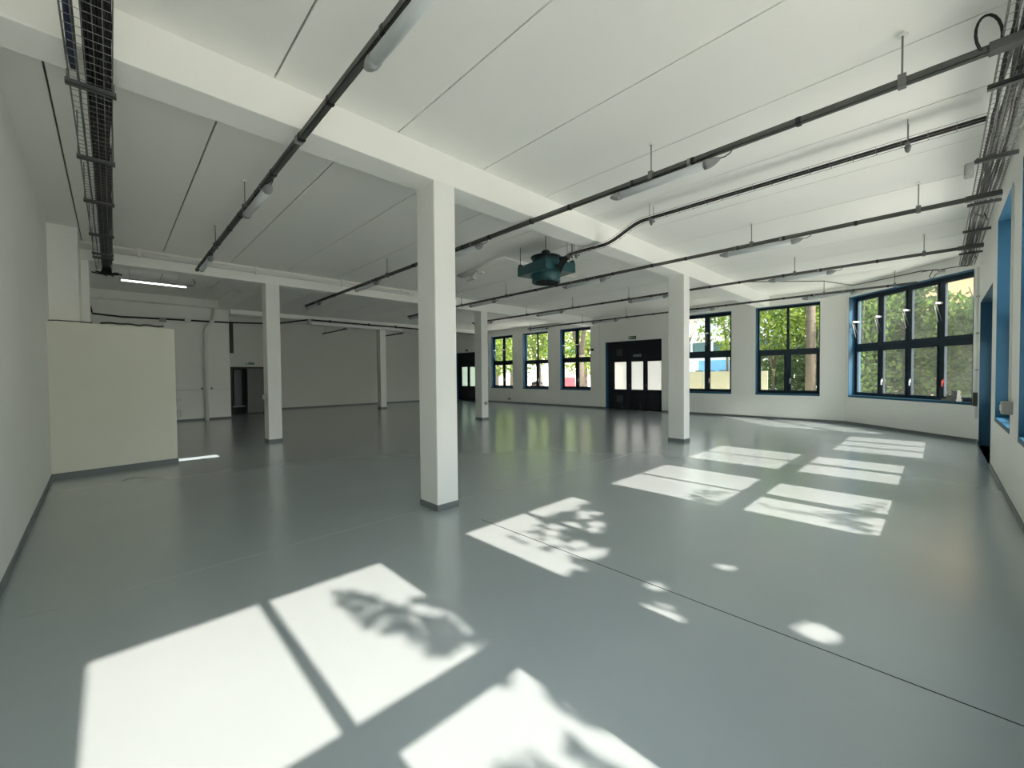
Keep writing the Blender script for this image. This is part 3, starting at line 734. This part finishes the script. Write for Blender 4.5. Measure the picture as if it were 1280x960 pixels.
MB().box((0, 0, -.06), (4.3, .14, .06), bev=.008).build('duct_body', M['whitep'], e)
MB().box((-.12, -.02, -.05), (0, .16, .16), bev=.008).build('duct_end', M['greyp'], e, 'grey end box of the duct')
for x in (.8, 2.6, 4.0): MB().box((x - .02, .05, .06), (x + .02, .09, .20)).build('duct_hanger', M['black'], e)
# wall pieces on the right
e = tag(empty('wall_conduit', (13.60, YR + .03, 0)), 'pale vertical conduit at the corner beside the blue doorway', 'conduit')
MB().tube([(0, 0, .55), (0, 0, 3.85)], .020, 10).build('pipe_run', M['whitep'], e)
MB().box((-.03, -.02, .82), (.03, .05, 1.12), bev=.006).build('switch', M['dkbrown'], e, 'dark switch box on the conduit')
for z in (1.6, 2.4, 3.2): MB().box((-.03, -.03, z), (.03, .022, z + .03)).build('pipe_clip', M['greyp'], e)
e = tag(empty('wall_switch', (7.60, YR, 1.15)), 'pale grey switch box between the two right-edge windows', 'switch')
MB().box((-.10, 0, -.07), (.10, .085, .08), bev=.01).build('box_body', M['greyp'], e)
MB().box((-.05, .08, -.03), (.05, .094, .04), bev=.004).build('rocker', M['whitep'], e)
MB().tube([(0, .02, .08), (0, .02, 2.6)], .011, 8).build('conduit', M['whitep'], e)
e = tag(empty('grey_sack', (B_.x + .42, B_.y + .44 - .03, SILL + .006)), 'grey cloth slumped on the sill at the right end of the wide window', 'cloth')
e.rotation_euler = (0, 0, math.atan2(dd.y, dd.x))
MB().prism([(-.24, .03), (.12, .0), (.14, .13), (-.18, .14)], 0, .05).prism([(-.14, .04), (.12, .02), (.13, .11), (-.10, .12)], .04, .14).prism([(-.03, .05), (.12, .03), (.125, .10), (.0, .11)], .13, .25).build('cloth', M['cloth'], e)
# junction cluster above the wide window
e = tag(empty('cable_cluster', (14.05, .02, 3.93)), 'small cluster of boxes and looped cable above the wide window', 'junction box')
MB().box((-.10, -.10, -.03), (.12, .02, .05), bev=.01).build('box_body', M['greyp'], e)
MB().tube([(-.1, 0, .02), (-.18, .1, .03), (-.16, .16, -.10), (-.05, .12, -.16), (.0, .06, -.06), (.03, .0, .0)], .009, 6).build('cable_loop', M['black'], e)
MB().tube([(-.02, 0, .05), (.08, .14, .08), (.3, .3, .1)], .008, 6).build('cable_tail', M['black'], e)
cable([(13.45, -.42, 3.885), (13.62, -.30, 3.92), (13.80, -.14, 3.95), (13.95, -.02, 3.96)], .010, M['black'], 'black cable from the right tray to the box above the wide window', None)
pa = [A_ + dd*s - do*.04 for s in (.2, 1.2, 2.4)]
cable([(12.9, 4.0, 4.19), (14.6, 2.3, 4.18), (pa[0].x - .2, pa[0].y - .1, 4.17), (pa[1].x, pa[1].y, 4.15), (pa[2].x, pa[2].y, 4.10), (14.1, .08, 4.0)], .012, M['grey'], 'grey cable under the ceiling along the angled corner wall', None)
# small boxes on the end wall
tag(MB().box((XE - .05, 11.29, 2.69), (XE, 11.41, 2.80), bev=.006).build('alarm_box', M['dkbrown']), 'small dark alarm box right of the forked-trunk window', 'alarm')
tag(MB().tube([(XE - .015, 10.95, .9), (XE - .015, 10.95, 3.9)], .012, 8).build('thin_conduit', M['whitep']), 'thin white conduit on the end wall left of the frosted door', 'conduit')
tag(MB().box((XE - .04, 16.95, .18), (XE, 17.15, .30), bev=.006).build('wall_socket', M['greyp']), 'low wall socket under the furthest window', 'socket')
# low metal boot-scraper thing at the bright door
e = tag(empty('floor_rack', (XE - .16, 9.30, 0)), 'low black metal rack on the floor before the frosted door', 'rack')
for k in range(6):
    y = -.40 + .16*k
    MB().tube([(0, y, .02), (.0, y - .03, .10), (.0, y, .16), (0, y + .03, .10), (0, y, .02)], .008, 6).build('scroll', M['vent'], e)
for y in (-.48, .46): MB().tube([(0, y, 0), (0, y - .04, .12), (0, y, .22), (0, y + .04, .28), (0, y, .34)], .010, 6).build('post', M['vent'], e)
MB().tube([(0, -.48, .02), (0, .46, .02)], .010, 6).build('base_bar', M['vent'], e)

# lit tube in the rear left
e = tag(empty('lit_tube_lamp', (.81, 13.33, 3.90)), 'lit white tube lamp hanging in the rear left bay', 'lamp')
MB().tube([(-.60, 0, 0), (.60, 0, 0)], .016, 12).build('tube', M['tube'], e, 'glowing white tube')
MB().box((-.64, -.02, .022), (.64, .02, .06), bev=.005).build('batten', M['greyp'], e)
for x in (-.62, .62): MB().box((x - .015, -.02, -.02), (x + .015, .02, .03), bev=.004).build('lamp_holder', M['greyp'], e)
for x in (-.45, .45): MB().tube([(x, 0, .05), (x, 0, ZC - 3.90)], .005, 6).build('hanger_rod', M['steel'], e)
MB().tube([(.64, 0, .04), (.75, .0, .06), (.80, .03, .14), (.74, 0, .22)], .008, 6).build('lead', M['black'], e)

# ------------------------------------------------------------------ outside
mb = MB().box((-60, -80, -.40), (140, 90, -.15))
tag(mb.build('ground', M['ground']), 'pale paved ground outside the windows', 'ground', kind='structure')

mb = MB().box((16.7, 8.9, -.16), (24.0, 27.0, .10))
tag(mb.build('pavement', M['ground']), 'raised pale pavement outside the far windows', 'pavement', kind='structure')

def leaves(mb, pts, size, rg):
    for p in pts:
        n = Vector((rg.gauss(0,1), rg.gauss(0,1), rg.gauss(0,1))).normalized()
        a = n.orthogonal().normalized(); a.rotate(Matrix.Rotation(rg.uniform(0, 6.28), 3, n)); b = n.cross(a)
        s = size * rg.uniform(.6, 1.35); p = Vector(p)
        v = [mb.bm.verts.new(p + a*s*x + b*s*y) for x, y in ((-1, 0), (-.2, -.48), (1, 0), (-.2, .48))]
        mb.bm.faces.new(v)
def tree(loc, trunk, blobs, n, size, m, label, seed, cat='tree', name='tree'):
    """trunk: list of limbs [(pts, radii)], blobs: [(centre, radii)] relative to loc"""
    rg = random.Random(seed)
    e = tag(empty(name, loc), label, cat, 'trees outside')
    if trunk:
        mb = MB()
        for pts, r in trunk: mb.tube(pts, r, 10)
        mb.build('trunk', M['bark'], e, 'brown trunk and boughs')
    mb = MB(); tot = sum(b[1][0]*b[1][1]*b[1][2] for b in blobs); P = []
    for c, r in blobs:
        k = max(20, int(n * r[0]*r[1]*r[2] / tot))
        for _ in range(k):
            v = Vector((rg.gauss(0,1), rg.gauss(0,1), rg.gauss(0,1))).normalized() * (rg.random() ** .42)
            P.append((c[0]+v.x*r[0], c[1]+v.y*r[1], c[2]+v.z*r[2]))
    leaves(mb, P, size, rg)
    mb.build('foliage', m, e, 'leafy crown')
    return e
def limbs(h, fork, spread, r, seed):
    rg = random.Random(seed); L = [([(0,0,-.3), (.05, .03, h*.3), (0, .05, fork)], [r*1.25, r, r*.85])]
    for k in range(4):
        a = k*PI/2 + rg.uniform(-.4, .4)
        L.append(([(0, .05, fork - .05), (spread*.4*math.cos(a), spread*.4*math.sin(a), fork + (h-fork)*.4), (spread*math.cos(a), spread*math.sin(a), h)], [r*.6, r*.4, r*.12]))
    return L

T = .9   # tangent of the sun's height
# tree outside the right wall whose crown shades the middle windows
def shade_tree():
    rg = random.Random(33)
    TX, TY = 3.4, -3.7
    e = tag(empty('tree', (TX, TY, -.2)), 'tree outside the right wall casting leaf shadows on the floor', 'tree', 'trees outside')
    mb = MB()
    for pts, r in limbs(5.4, 2.0, .9, .09, 5): mb.tube(pts, r, 10)
    mb.build('trunk', M['bark'], e, 'brown trunk and boughs')
    mb = MB(); P = []
    def add(x, yf, Yo): P.append((x - TX, Yo - TY, T*(yf - Yo) + .2))     # leaf on the sun ray that meets the floor at (x, yf)
    def inside(p, poly):
        c = False; n = len(poly)
        for a in range(n):
            (x1, y1), (x2, y2) = poly[a], poly[a-1]
            if (y1 > p[1]) != (y2 > p[1]) and p[0] < (x2-x1)*(p[1]-y1)/(y2-y1) + x1: c = not c
        return c
    holes = [(2.60, 1.28, .09), (3.08, .50, .08), (3.30, 2.78, .06), (3.46, 2.70, .08), (3.68, 2.52, .06), (3.86, 2.83, .045), (3.0, 2.55, .06), (2.92, 2.82, .06), (3.06, 3.0, .07),
             (2.88, 2.35, .06), (3.12, 2.35, .05), (2.98, 2.18, .05), (3.52, 2.45, .04), (3.25, 3.02, .04), (1.52, 2.12, .045), (2.9, 1.45, .035), (3.6, 1.2, .035), (3.4, .75, .03), (2.85, 2.62, .05),
             (3.16, 2.70, .05), (3.10, 2.12, .05), (3.98, 2.72, .035), (3.75, 2.75, .035)]
    spray = [(1.144, 3.084), (1.221, 3.07), (1.27, 2.958), (1.328, 2.822), (1.353, 2.723), (1.371, 2.563), (1.439, 2.564), (1.46, 2.439), (1.56, 2.285), (1.56, 2.134), (1.52, 1.95), (1.30, 1.95), (1.266, 2.028), (1.279, 2.135), (1.267, 2.263), (1.209, 2.377), (1.131, 2.477), (1.11, 2.617), (1.129, 2.764), (1.118, 2.914)]
    sp_holes = [(1.191, 2.69, .030), (1.231, 2.484, .035), (1.275, 2.687, .028), (1.215, 2.856, .030), (1.388, 2.352, .022), (1.33, 2.47, .018), (1.17, 2.98, .016), (1.36, 2.20, .018)]
    low = [[(1.42, 1.70), (1.53, 1.70), (1.50, 1.55), (1.40, 1.52), (1.375, 1.60)], [(1.124, 1.254), (1.198, 1.258), (1.245, 1.185), (1.251, 1.06), (1.22, .80), (1.05, .80), (1.045, 1.19)],
           [(1.362, 1.151), (1.428, 1.114), (1.423, 0.984), (1.46, 0.80), (1.33, .80), (1.325, 1.055)]]
    n = 0
    while n < 23000:
        x = rg.uniform(1.1, 5.6); yf = rg.uniform(-.7, 3.45)
        left = 1.55 + .05*math.sin(yf*9.)
        if yf > 3.08: left = 2.52
        elif yf > 2.62: left = 1.66
        right = 5.25 + .15*math.sin(yf*4 + 1) if yf < .95 else 4.9
        d = 1.0
        if x < left or x > right: d = .0
        if yf > 3.03 + .04*math.sin(x*6) + .02*math.sin(x*19): d = 0.
        if 2.45 < x < 2.78 and yf > 2.05: d = .0
        elif 2.45 < x < 3.20 and yf > 2.05: d = min(d, .45)
        elif x > 4.55 and yf > .5: d = min(d, .25)
        if 4.13 < x < 4.19 and .6 < yf < 1.65 and math.sin(yf*14) > -.2: d = .12
        for (cx, cy, rr) in holes:
            if (x-cx)**2 + (yf-cy)**2 < (rr + .045)**2: d = 0
        if rg.random() > d: continue
        add(x, yf, rg.uniform(-4.4, -3.0)); n += 1
    n = 0
    while n < 520:
        x = rg.uniform(1.10, 1.6); yf = rg.uniform(1.9, 3.1)
        if not inside((x, yf), spray) or any((x-a)**2 + (yf-b)**2 < (c + .02)**2 for a, b, c in sp_holes): continue
        add(rg.gauss(x, .014), rg.gauss(yf, .02), rg.uniform(-4.0, -3.2)); n += 1
    for poly in low:
        for _ in range(700):
            x = rg.uniform(1.0, 1.6); yf = rg.uniform(.75, 1.75)
            if inside((x, yf), poly): add(x, yf, rg.uniform(-4.0, -3.2))
    for (cx, cy, sx, sy, k) in ((5.30, 2.05, .10, .06, 60), (5.55, 2.2, .16, .05, 60), (5.38, 1.85, .10, .06, 50), (5.75, 2.02, .12, .03, 24),
                                (5.6, 1.05, .05, .28, 60), (5.75, .72, .10, .08, 70), (6.0, .62, .16, .06, 70), (6.35, .5, .2, .05, 50), (5.5, .6, .1, .10, 80)):
        for _ in range(k): add(rg.gauss(cx, sx), rg.gauss(cy, sy), rg.uniform(-4.0, -3.2))
    leaves(mb, P, .045, rg)
    P.clear(); n = 0                                                     # bigger leaves deep in the crown
    while n < 9000:
        x = rg.uniform(1.7, 5.0); yf = rg.uniform(-.7, 2.90)
        if (yf > 1.95 and x < 3.3) or (x > 4.4 and yf > .4): continue
        if any((x-cx)**2 + (yf-cy)**2 < (rr + .085)**2 for cx, cy, rr in holes): continue
        if 4.08 < x < 4.24 and .5 < yf < 1.7 and rg.random() < .8: continue
        add(x, yf, rg.uniform(-4.4, -3.0)); n += 1
    leaves(mb, P, .075, rg)
    mb.build('foliage', M['leafb'], e, 'leafy crown')
shade_tree()

# trees seen through the end wall windows (places follow the view through each window)
tree((24.2, 17.9, -.2), [([(0,0,-.2), (0,0,2.4), (.05,0,3.2)], [.30, .25, .27]), ([(.05,.05,3.1), (.0,.5,4.6), (-.1,.9,7.0)], [.2, .16, .1]), ([(.05,-.05,3.1), (.0,-.3,4.8), (.1,-.6,7.2)], [.2, .17, .1])],
     [((0,0,7.2), (2.8,2.8,2.2)), ((.8,-2.0,5.6), (1.2,1.0,1.2)), ((.5,2.2,5.8), (1.2,1.0,1.2))], 2600, .13, M['leafb'], 'forked tree seen through the window left of the frosted door', 1)
tree((26.5, 24.0, -.2), limbs(6.5, 2.6, 1.6, .2, 2), [((0,0,5.2), (2.6,2.6,2.6)), ((-.5,-1.5,3.6), (1.2,1.2,1.0))], 2600, .14, M['leafa'], 'lime green tree seen through the second furthest window', 2)
tree((23.0, 25.6, -.2), limbs(6.0, 2.2, 1.6, .18, 3), [((0,0,4.4), (1.9,2.2,2.6)), ((0,.6,2.4), (1.4,1.4,1.2))], 2400, .13, M['leafa'], 'bushy tree seen through the furthest window', 3)
tree((33.0, 34.0, -.2), limbs(8, 3, 2.4, .25, 4), [((0,0,5.5), (5,5,3.8))], 2600, .24, M['leafb'], 'broad green tree behind the furthest windows', 4)
tree((38.0, 27.5, -.2), limbs(8, 3, 2.4, .25, 6), [((0,0,5.0), (4,4,3.4))], 2200, .24, M['leafa'], 'broad pale green tree behind the forked one', 6)
tree((25.0, 10.6, -.2), limbs(7, 3.2, 1.8, .06, 7), [((0,0,6.0), (2.0,1.9,1.3)), ((0,-1.3,4.2), (.9,.9,.9))], 800, .14, M['leafa'], 'sparse young tree before the white building', 7)
tree((25.5, 8.4, -.2), [([(0,0,-.2), (0,.1,3.2), (.1,.5,6.2)], [.09, .07, .04])], [((0,.1,3.7), (.6,.55,1.1)), ((0,.5,5.4), (1.0,1.0,.9))], 700, .13, M['leafa'], 'slim yellowish tree right of the young one before the white building', 8)
# bushes behind the two right-hand windows
tree((23.2, 5.6, -.2), limbs(6.0, 2, 1.4, .06, 9), [((0,0,4.6), (1.9,1.9,2.0)), ((.3,-1.4,4.9), (1.3,1.2,1.4))], 3400, .12, M['leafa'], 'bright lime bush filling the window right of the right column', 9)
tree((24.6, 4.2, -.2), limbs(4.0, 1.2, 1.4, .05, 10), [((0,0,1.9), (1.8,2.6,1.9)), ((-.6,1.2,1.4), (1.2,1.2,1.3))], 3000, .12, M['leafc'], 'dark bush under the bright lime one', 10)
tree((20.6, 3.66, -.2), [([(0,0,-.2), (.02,.0,3.0), (.05,.05,7.2)], [.20, .17, .14])], [((0,0,8.2), (1.6,1.6,1.2))], 500, .12, M['leafb'], 'straight pale trunk seen at the right side of the bush window', 11)
tree((28.5, 5.4, -.2), limbs(5.0, 1.2, 1.6, .08, 12), [((0,0,2.2), (1.8,2.6,2.3)), ((.5,-.4,4.4), (1.6,2.4,1.6))], 3400, .16, M['leafc'], 'dense dark bush behind the lime one, further from the glass', 13)
hd = [(21.5, 2.2), (22.5, .9), (22.0, -.3), (21.0, -1.6), (19.4, -2.9), (24.5, 1.7), (24.0, -.9)]
hl = ['first hedge tree behind the wide dusty window, at its left end', 'second hedge tree behind the left lights of the wide window', 'hedge tree behind the middle of the wide window', 'hedge tree behind the right lights of the wide window',
      'hedge tree at the right end behind the wide window', 'rear hedge tree behind the left lights of the wide window', 'rear hedge tree behind the right lights of the wide window']
for k, (x, y) in enumerate(hd):
    tree((x, y, -.2), limbs(4.6, 1.6, 1.0, .12, 20 + k), [((0,0,1.8), (1.1,1.25,2.0)), ((.1,0,3.2 if k in (2, 3, 4, 6) else 4.1), (1.2,1.3,1.5))], 4200, .11, M['leafc'] if k % 2 else M['leafb'], hl[k], 40 + k)

# white office building, ochre building, hoarding
e = tag(empty('office_building', (41, 16, -.2)), 'white office building with a band of windows, seen through the window by the right column', 'building')
MB().box((0, -7, 0), (10, 9, 3.55)).build('lower_wall', M['bwhite'], e)
MB().box((.25, -7, 3.55), (10, 9, 4.75)).build('window_band', M['bglass'], e, 'dark strip of windows')
MB().box((-.3, -7.2, 4.75), (10, 9.2, 5.3)).build('roof_edge', M['bwhite'], e)
for k in range(9): MB().box((.0, -6.9 + 1.95*k, 3.55), (.24, -6.75 + 1.95*k, 4.75)).build('mullion', M['bwhite'], e)
MB().box((-.02, -7, 1.55), (0, 9, 1.6)).box((-.02, .9, 0), (0, .96, 3.5)).box((-.02, 4.8, 0), (0, 4.86, 3.5)).build('cladding_joint', M['greyp'], e)
e2 = MB().box((-.10, -2.6, .8), (-.01, .2, 3.0)); e2.build('blue_panel', M['bblue'], e, 'blue glazed panel on the facade')
for k in range(3): MB().box((-.13, -2.4 + k*1.1, 1.6), (-.08, -1.7 + k*1.1, 2.05)).build('window', M['bglass'], e)
e = tag(empty('hoarding', (18.6, 6.6, -.2)), 'beige board fence close outside the window by the right column', 'fence')
for k in range(3): MB().box((0, -1.9 + 1.27*k, 0), (.04, -.64 + 1.27*k, 1.86), bev=.004).build('board', M['hoard'], e)
for k in range(3): MB().box((.04, -1.6 + 1.27*k, 0), (.12, -1.5 + 1.27*k, 1.7)).build('post', M['bark'], e)
e = tag(empty('ochre_building', (34, -3, -.2)), 'ochre rendered building rising behind the hedge', 'building')
MB().box((0, -9, 0), (8, 8.0, 11)).build('facade', M['ochre'], e)
for k in range(4): MB().box((-.06, -6.5 + 3.4*k, 5.6), (.02, -5.2 + 3.4*k, 7.2)).build('window', M['bglass'], e)
MB().box((-.4, -9.3, 11), (8, 8.3, 11.4)).build('roof_edge', M['ochre'], e)
e = tag(empty('garden_building', (46, 44, -.2)), 'long cream building beyond the trees behind the far windows', 'building'); e.rotation_euler = (0, 0, math.radians(45))
MB().box((0, -26, 0), (9, 26, 10)).build('facade', M['creamr'], e)
for k in range(12): MB().box((-.06, -24 + 4*k, 4.6), (.02, -22.4 + 4*k, 6.6)).build('window', M['bglass'], e)
MB().box((-.5, -26.3, 10), (9, 26.3, 10.4)).build('roof_edge', M['bwhite'], e)
# scooter and red car by the far windows
e = tag(empty('scooter', (18.4, 17.25, .10)), 'parked scooter with handlebars, seen through the second furthest window', 'scooter'); e.rotation_euler = (0, 0, math.radians(115)); e.scale = (1.2, 1.2, 1.2)
def wheel(x, m=M['tyre'], r=.27): MB().tube([(x + r*math.cos(2*PI*k/20), 0, r + r*math.sin(2*PI*k/20)) for k in range(21)], .06, 8, caps=False).tube([(x, -.05, r), (x, .05, r)], .12, 10).build('wheel', m, e)
wheel(-.6); wheel(.62)
MB().tube([(-.75, 0, .55), (-.45, 0, .68), (-.05, 0, .62), (.1, 0, .35), (.35, 0, .36), (.45, 0, .75), (.42, 0, .98)], [.06, .15, .15, .10, .10, .11, .06], 10).build('scooter_body', M['scoot'], e)
MB().tube([(-.55, 0, .78), (-.3, 0, .84), (.0, 0, .78)], [.08, .12, .08], 10).build('seat', M['tyre'], e)
MB().tube([(.62, 0, .3), (.48, 0, .8), (.40, 0, 1.08)], .035, 8).build('fork', M['chrome'], e)
MB().tube([(.30, -.36, 1.16), (.40, -.15, 1.08), (.40, .15, 1.08), (.30, .36, 1.16)], .022, 8).build('handlebar', M['tyre'], e)
for s in (-1, 1): MB().lathe([(.07, 0), (.07, .02), (.0, .02)], (.34, s*.32, 1.26), 12).tube([(.34, s*.3, 1.14), (.34, s*.32, 1.27)], .008, 5).build('mirror', M['chrome'], e)
e = tag(empty('car', (29.5, 23.5, -.15)), 'small red car parked beyond the forked tree', 'car'); e.rotation_euler = (0, 0, math.radians(40))
mb = MB()
prof = [(-1.9, .35), (-1.95, .75), (-1.75, 1.0), (-1.35, 1.42), (.35, 1.48), (1.0, 1.0), (1.85, .85), (2.0, .55), (1.95, .35)]
lo = [mb.bm.verts.new((x, -.8, z)) for x, z in prof]; hi = [mb.bm.verts.new((x, .8, z)) for x, z in prof]
mb.bm.faces.new(lo); mb.bm.faces.new(hi[::-1])
for i in range(len(prof)): mb.bm.faces.new((lo[i], hi[i], hi[(i+1) % len(prof)], lo[(i+1) % len(prof)]))
bmesh.ops.recalc_face_normals(mb.bm, faces=mb.bm.faces); mb.build('car_body', M['carred'], e)
for s in (-1, 1): MB().box((-1.25, s*.79, 1.02), (.45, s*.81, 1.38), bev=.004).build('side_window', M['bglass'], e)
for x in (-1.2, 1.2):
    for s in (-1, 1): MB().tube([(x, s*.66, .32), (x, s*.84, .32)], .32, 18).build('wheel', M['tyre'], e)

# ------------------------------------------------------------------ light
sun = bpy.data.lights.new('sun', 'SUN'); sun.energy = 13.8; sun.angle = math.radians(.55); sun.color = (1, .865, .765)
so = bpy.data.objects.new('sun', sun); C.objects.link(so); so.rotation_euler = (PI/2 - math.atan(T), 0, 0); so.location = (5, -20, 20)
# added spot standing in for reflected sun, through the added opening behind the partition
sp = bpy.data.lights.new('added_patch_spot', 'SPOT'); sp.energy = 40000; sp.spot_size = math.radians(14); sp.shadow_soft_size = .03; sp.color = (1, .97, .92)
spo = bpy.data.objects.new('added_patch_spot', sp); C.objects.link(spo)
tgt = Vector((1.15, 10.25, 0)); src = Vector((-8.0, 10.40, 8.02)); spo.location = src
spo.rotation_euler = (tgt - src).to_track_quat('-Z', 'Y').to_euler()

w = bpy.data.worlds.new('sky'); SC.world = w; w.use_nodes = True
nt = w.node_tree; nt.nodes.clear()
sky = nt.nodes.new('ShaderNodeTexSky'); sky.sky_type = 'NISHITA'; sky.sun_disc = False
sky.sun_elevation = math.atan(T); sky.sun_rotation = PI; sky.dust_density = 2.0; sky.air_density = 1.0
hs = nt.nodes.new('ShaderNodeHueSaturation'); hs.inputs['Saturation'].default_value = .55
SKY, GLOW, GDIR, GPOW = 0.34, 6.0, Vector((0, -.60, .80)), 4.0
bg = nt.nodes.new('ShaderNodeBackground'); bg.inputs[1].default_value = SKY
wo = nt.nodes.new('ShaderNodeOutputWorld')
nt.links.new(sky.outputs[0], hs.inputs['Color']); nt.links.new(hs.outputs[0], bg.inputs[0])
# extra sky glow on the sun side, added to brighten the window side
wt = nt.nodes.new('ShaderNodeTexCoord')
dt = nt.nodes.new('ShaderNodeVectorMath'); dt.operation = 'DOT_PRODUCT'; dt.inputs[1].default_value = GDIR
mx0 = nt.nodes.new('ShaderNodeMath'); mx0.operation = 'MAXIMUM'; mx0.inputs[1].default_value = 0
pw0 = nt.nodes.new('ShaderNodeMath'); pw0.operation = 'POWER'; pw0.inputs[1].default_value = GPOW
ml0 = nt.nodes.new('ShaderNodeMath'); ml0.operation = 'MULTIPLY'; ml0.inputs[1].default_value = GLOW
bg2 = nt.nodes.new('ShaderNodeBackground'); bg2.inputs[0].default_value = (.77, .94, 1.0, 1)
ad = nt.nodes.new('ShaderNodeAddShader')
nt.links.new(wt.outputs['Generated'], dt.inputs[0]); nt.links.new(dt.outputs['Value'], mx0.inputs[0]); nt.links.new(mx0.outputs[0], pw0.inputs[0])
nt.links.new(pw0.outputs[0], ml0.inputs[0]); nt.links.new(ml0.outputs[0], bg2.inputs[1])
nt.links.new(bg.outputs[0], ad.inputs[0]); nt.links.new(bg2.outputs[0], ad.inputs[1]); nt.links.new(ad.outputs[0], wo.inputs[0])

def portal(kind, s0, W, z0, z1):
    l = bpy.data.lights.new('daylight_portal', 'AREA'); l.shape = 'RECTANGLE'; l.size = W; l.size_y = z1 - z0; l.energy = 1
    l.cycles.is_portal = True
    o = bpy.data.objects.new('daylight_portal', l); C.objects.link(o)
    mt = mtx_at(kind, s0)
    c = mt @ Vector((W/2, .33, (z0+z1)/2)); inward = -(mt.to_3x3() @ Vector((0, 1, 0)))
    o.location = c; o.rotation_euler = inward.to_track_quat('-Z', 'Y').to_euler()
for y in WIN_E: portal('end', y + WW/2, WW, SILL, HEAD)
for y in DOOR_E: portal('end', y + DW/2, DW, .8, 2.3)
portal('corner', W6[0], 3.44, SILL, HEAD)
for x in WIN_R: portal('right', x + WR/2, WR, SILL, HEAD)
portal('right', D3C + D3W/2, D3W, .8, 2.3)

# ------------------------------------------------------------------ camera and render look
cd = bpy.data.cameras.new('camera'); cam = bpy.data.objects.new('camera', cd); C.objects.link(cam); SC.camera = cam
cd.sensor_width = 36; cd.lens = 36 * 516.68 / 1280; cd.clip_start = .05; cd.clip_end = 400
yaw, pitch, roll = PI/4 + .0162, -.0222, -.0092
fw = Vector((math.cos(yaw)*math.cos(pitch), math.sin(yaw)*math.cos(pitch), math.sin(pitch)))
rt = Vector((math.sin(yaw), -math.cos(yaw), 0)); up = rt.cross(fw)
c_, s_ = math.cos(roll), math.sin(roll)
rt, up = rt*c_ + up*s_, -rt*s_ + up*c_
cam.matrix_world = Matrix(((rt.x, up.x, -fw.x, 0), (rt.y, up.y, -fw.y, 0), (rt.z, up.z, -fw.z, 1.6), (0,0,0,1)))
SC.view_settings.view_transform = 'Standard'; SC.view_settings.look = 'None'; SC.view_settings.gamma = 1
SC.view_settings.exposure = 0.0; SC.view_settings.use_curve_mapping = False
cy = SC.cycles
cy.use_denoising = True; cy.max_bounces = 12; cy.diffuse_bounces = 8; cy.glossy_bounces = 4; cy.transmission_bounces = 6; cy.transparent_max_bounces = 24
cy.sample_clamp_indirect = 6; cy.caustics_reflective = True; cy.blur_glossy = .15; cy.caustics_refractive = False
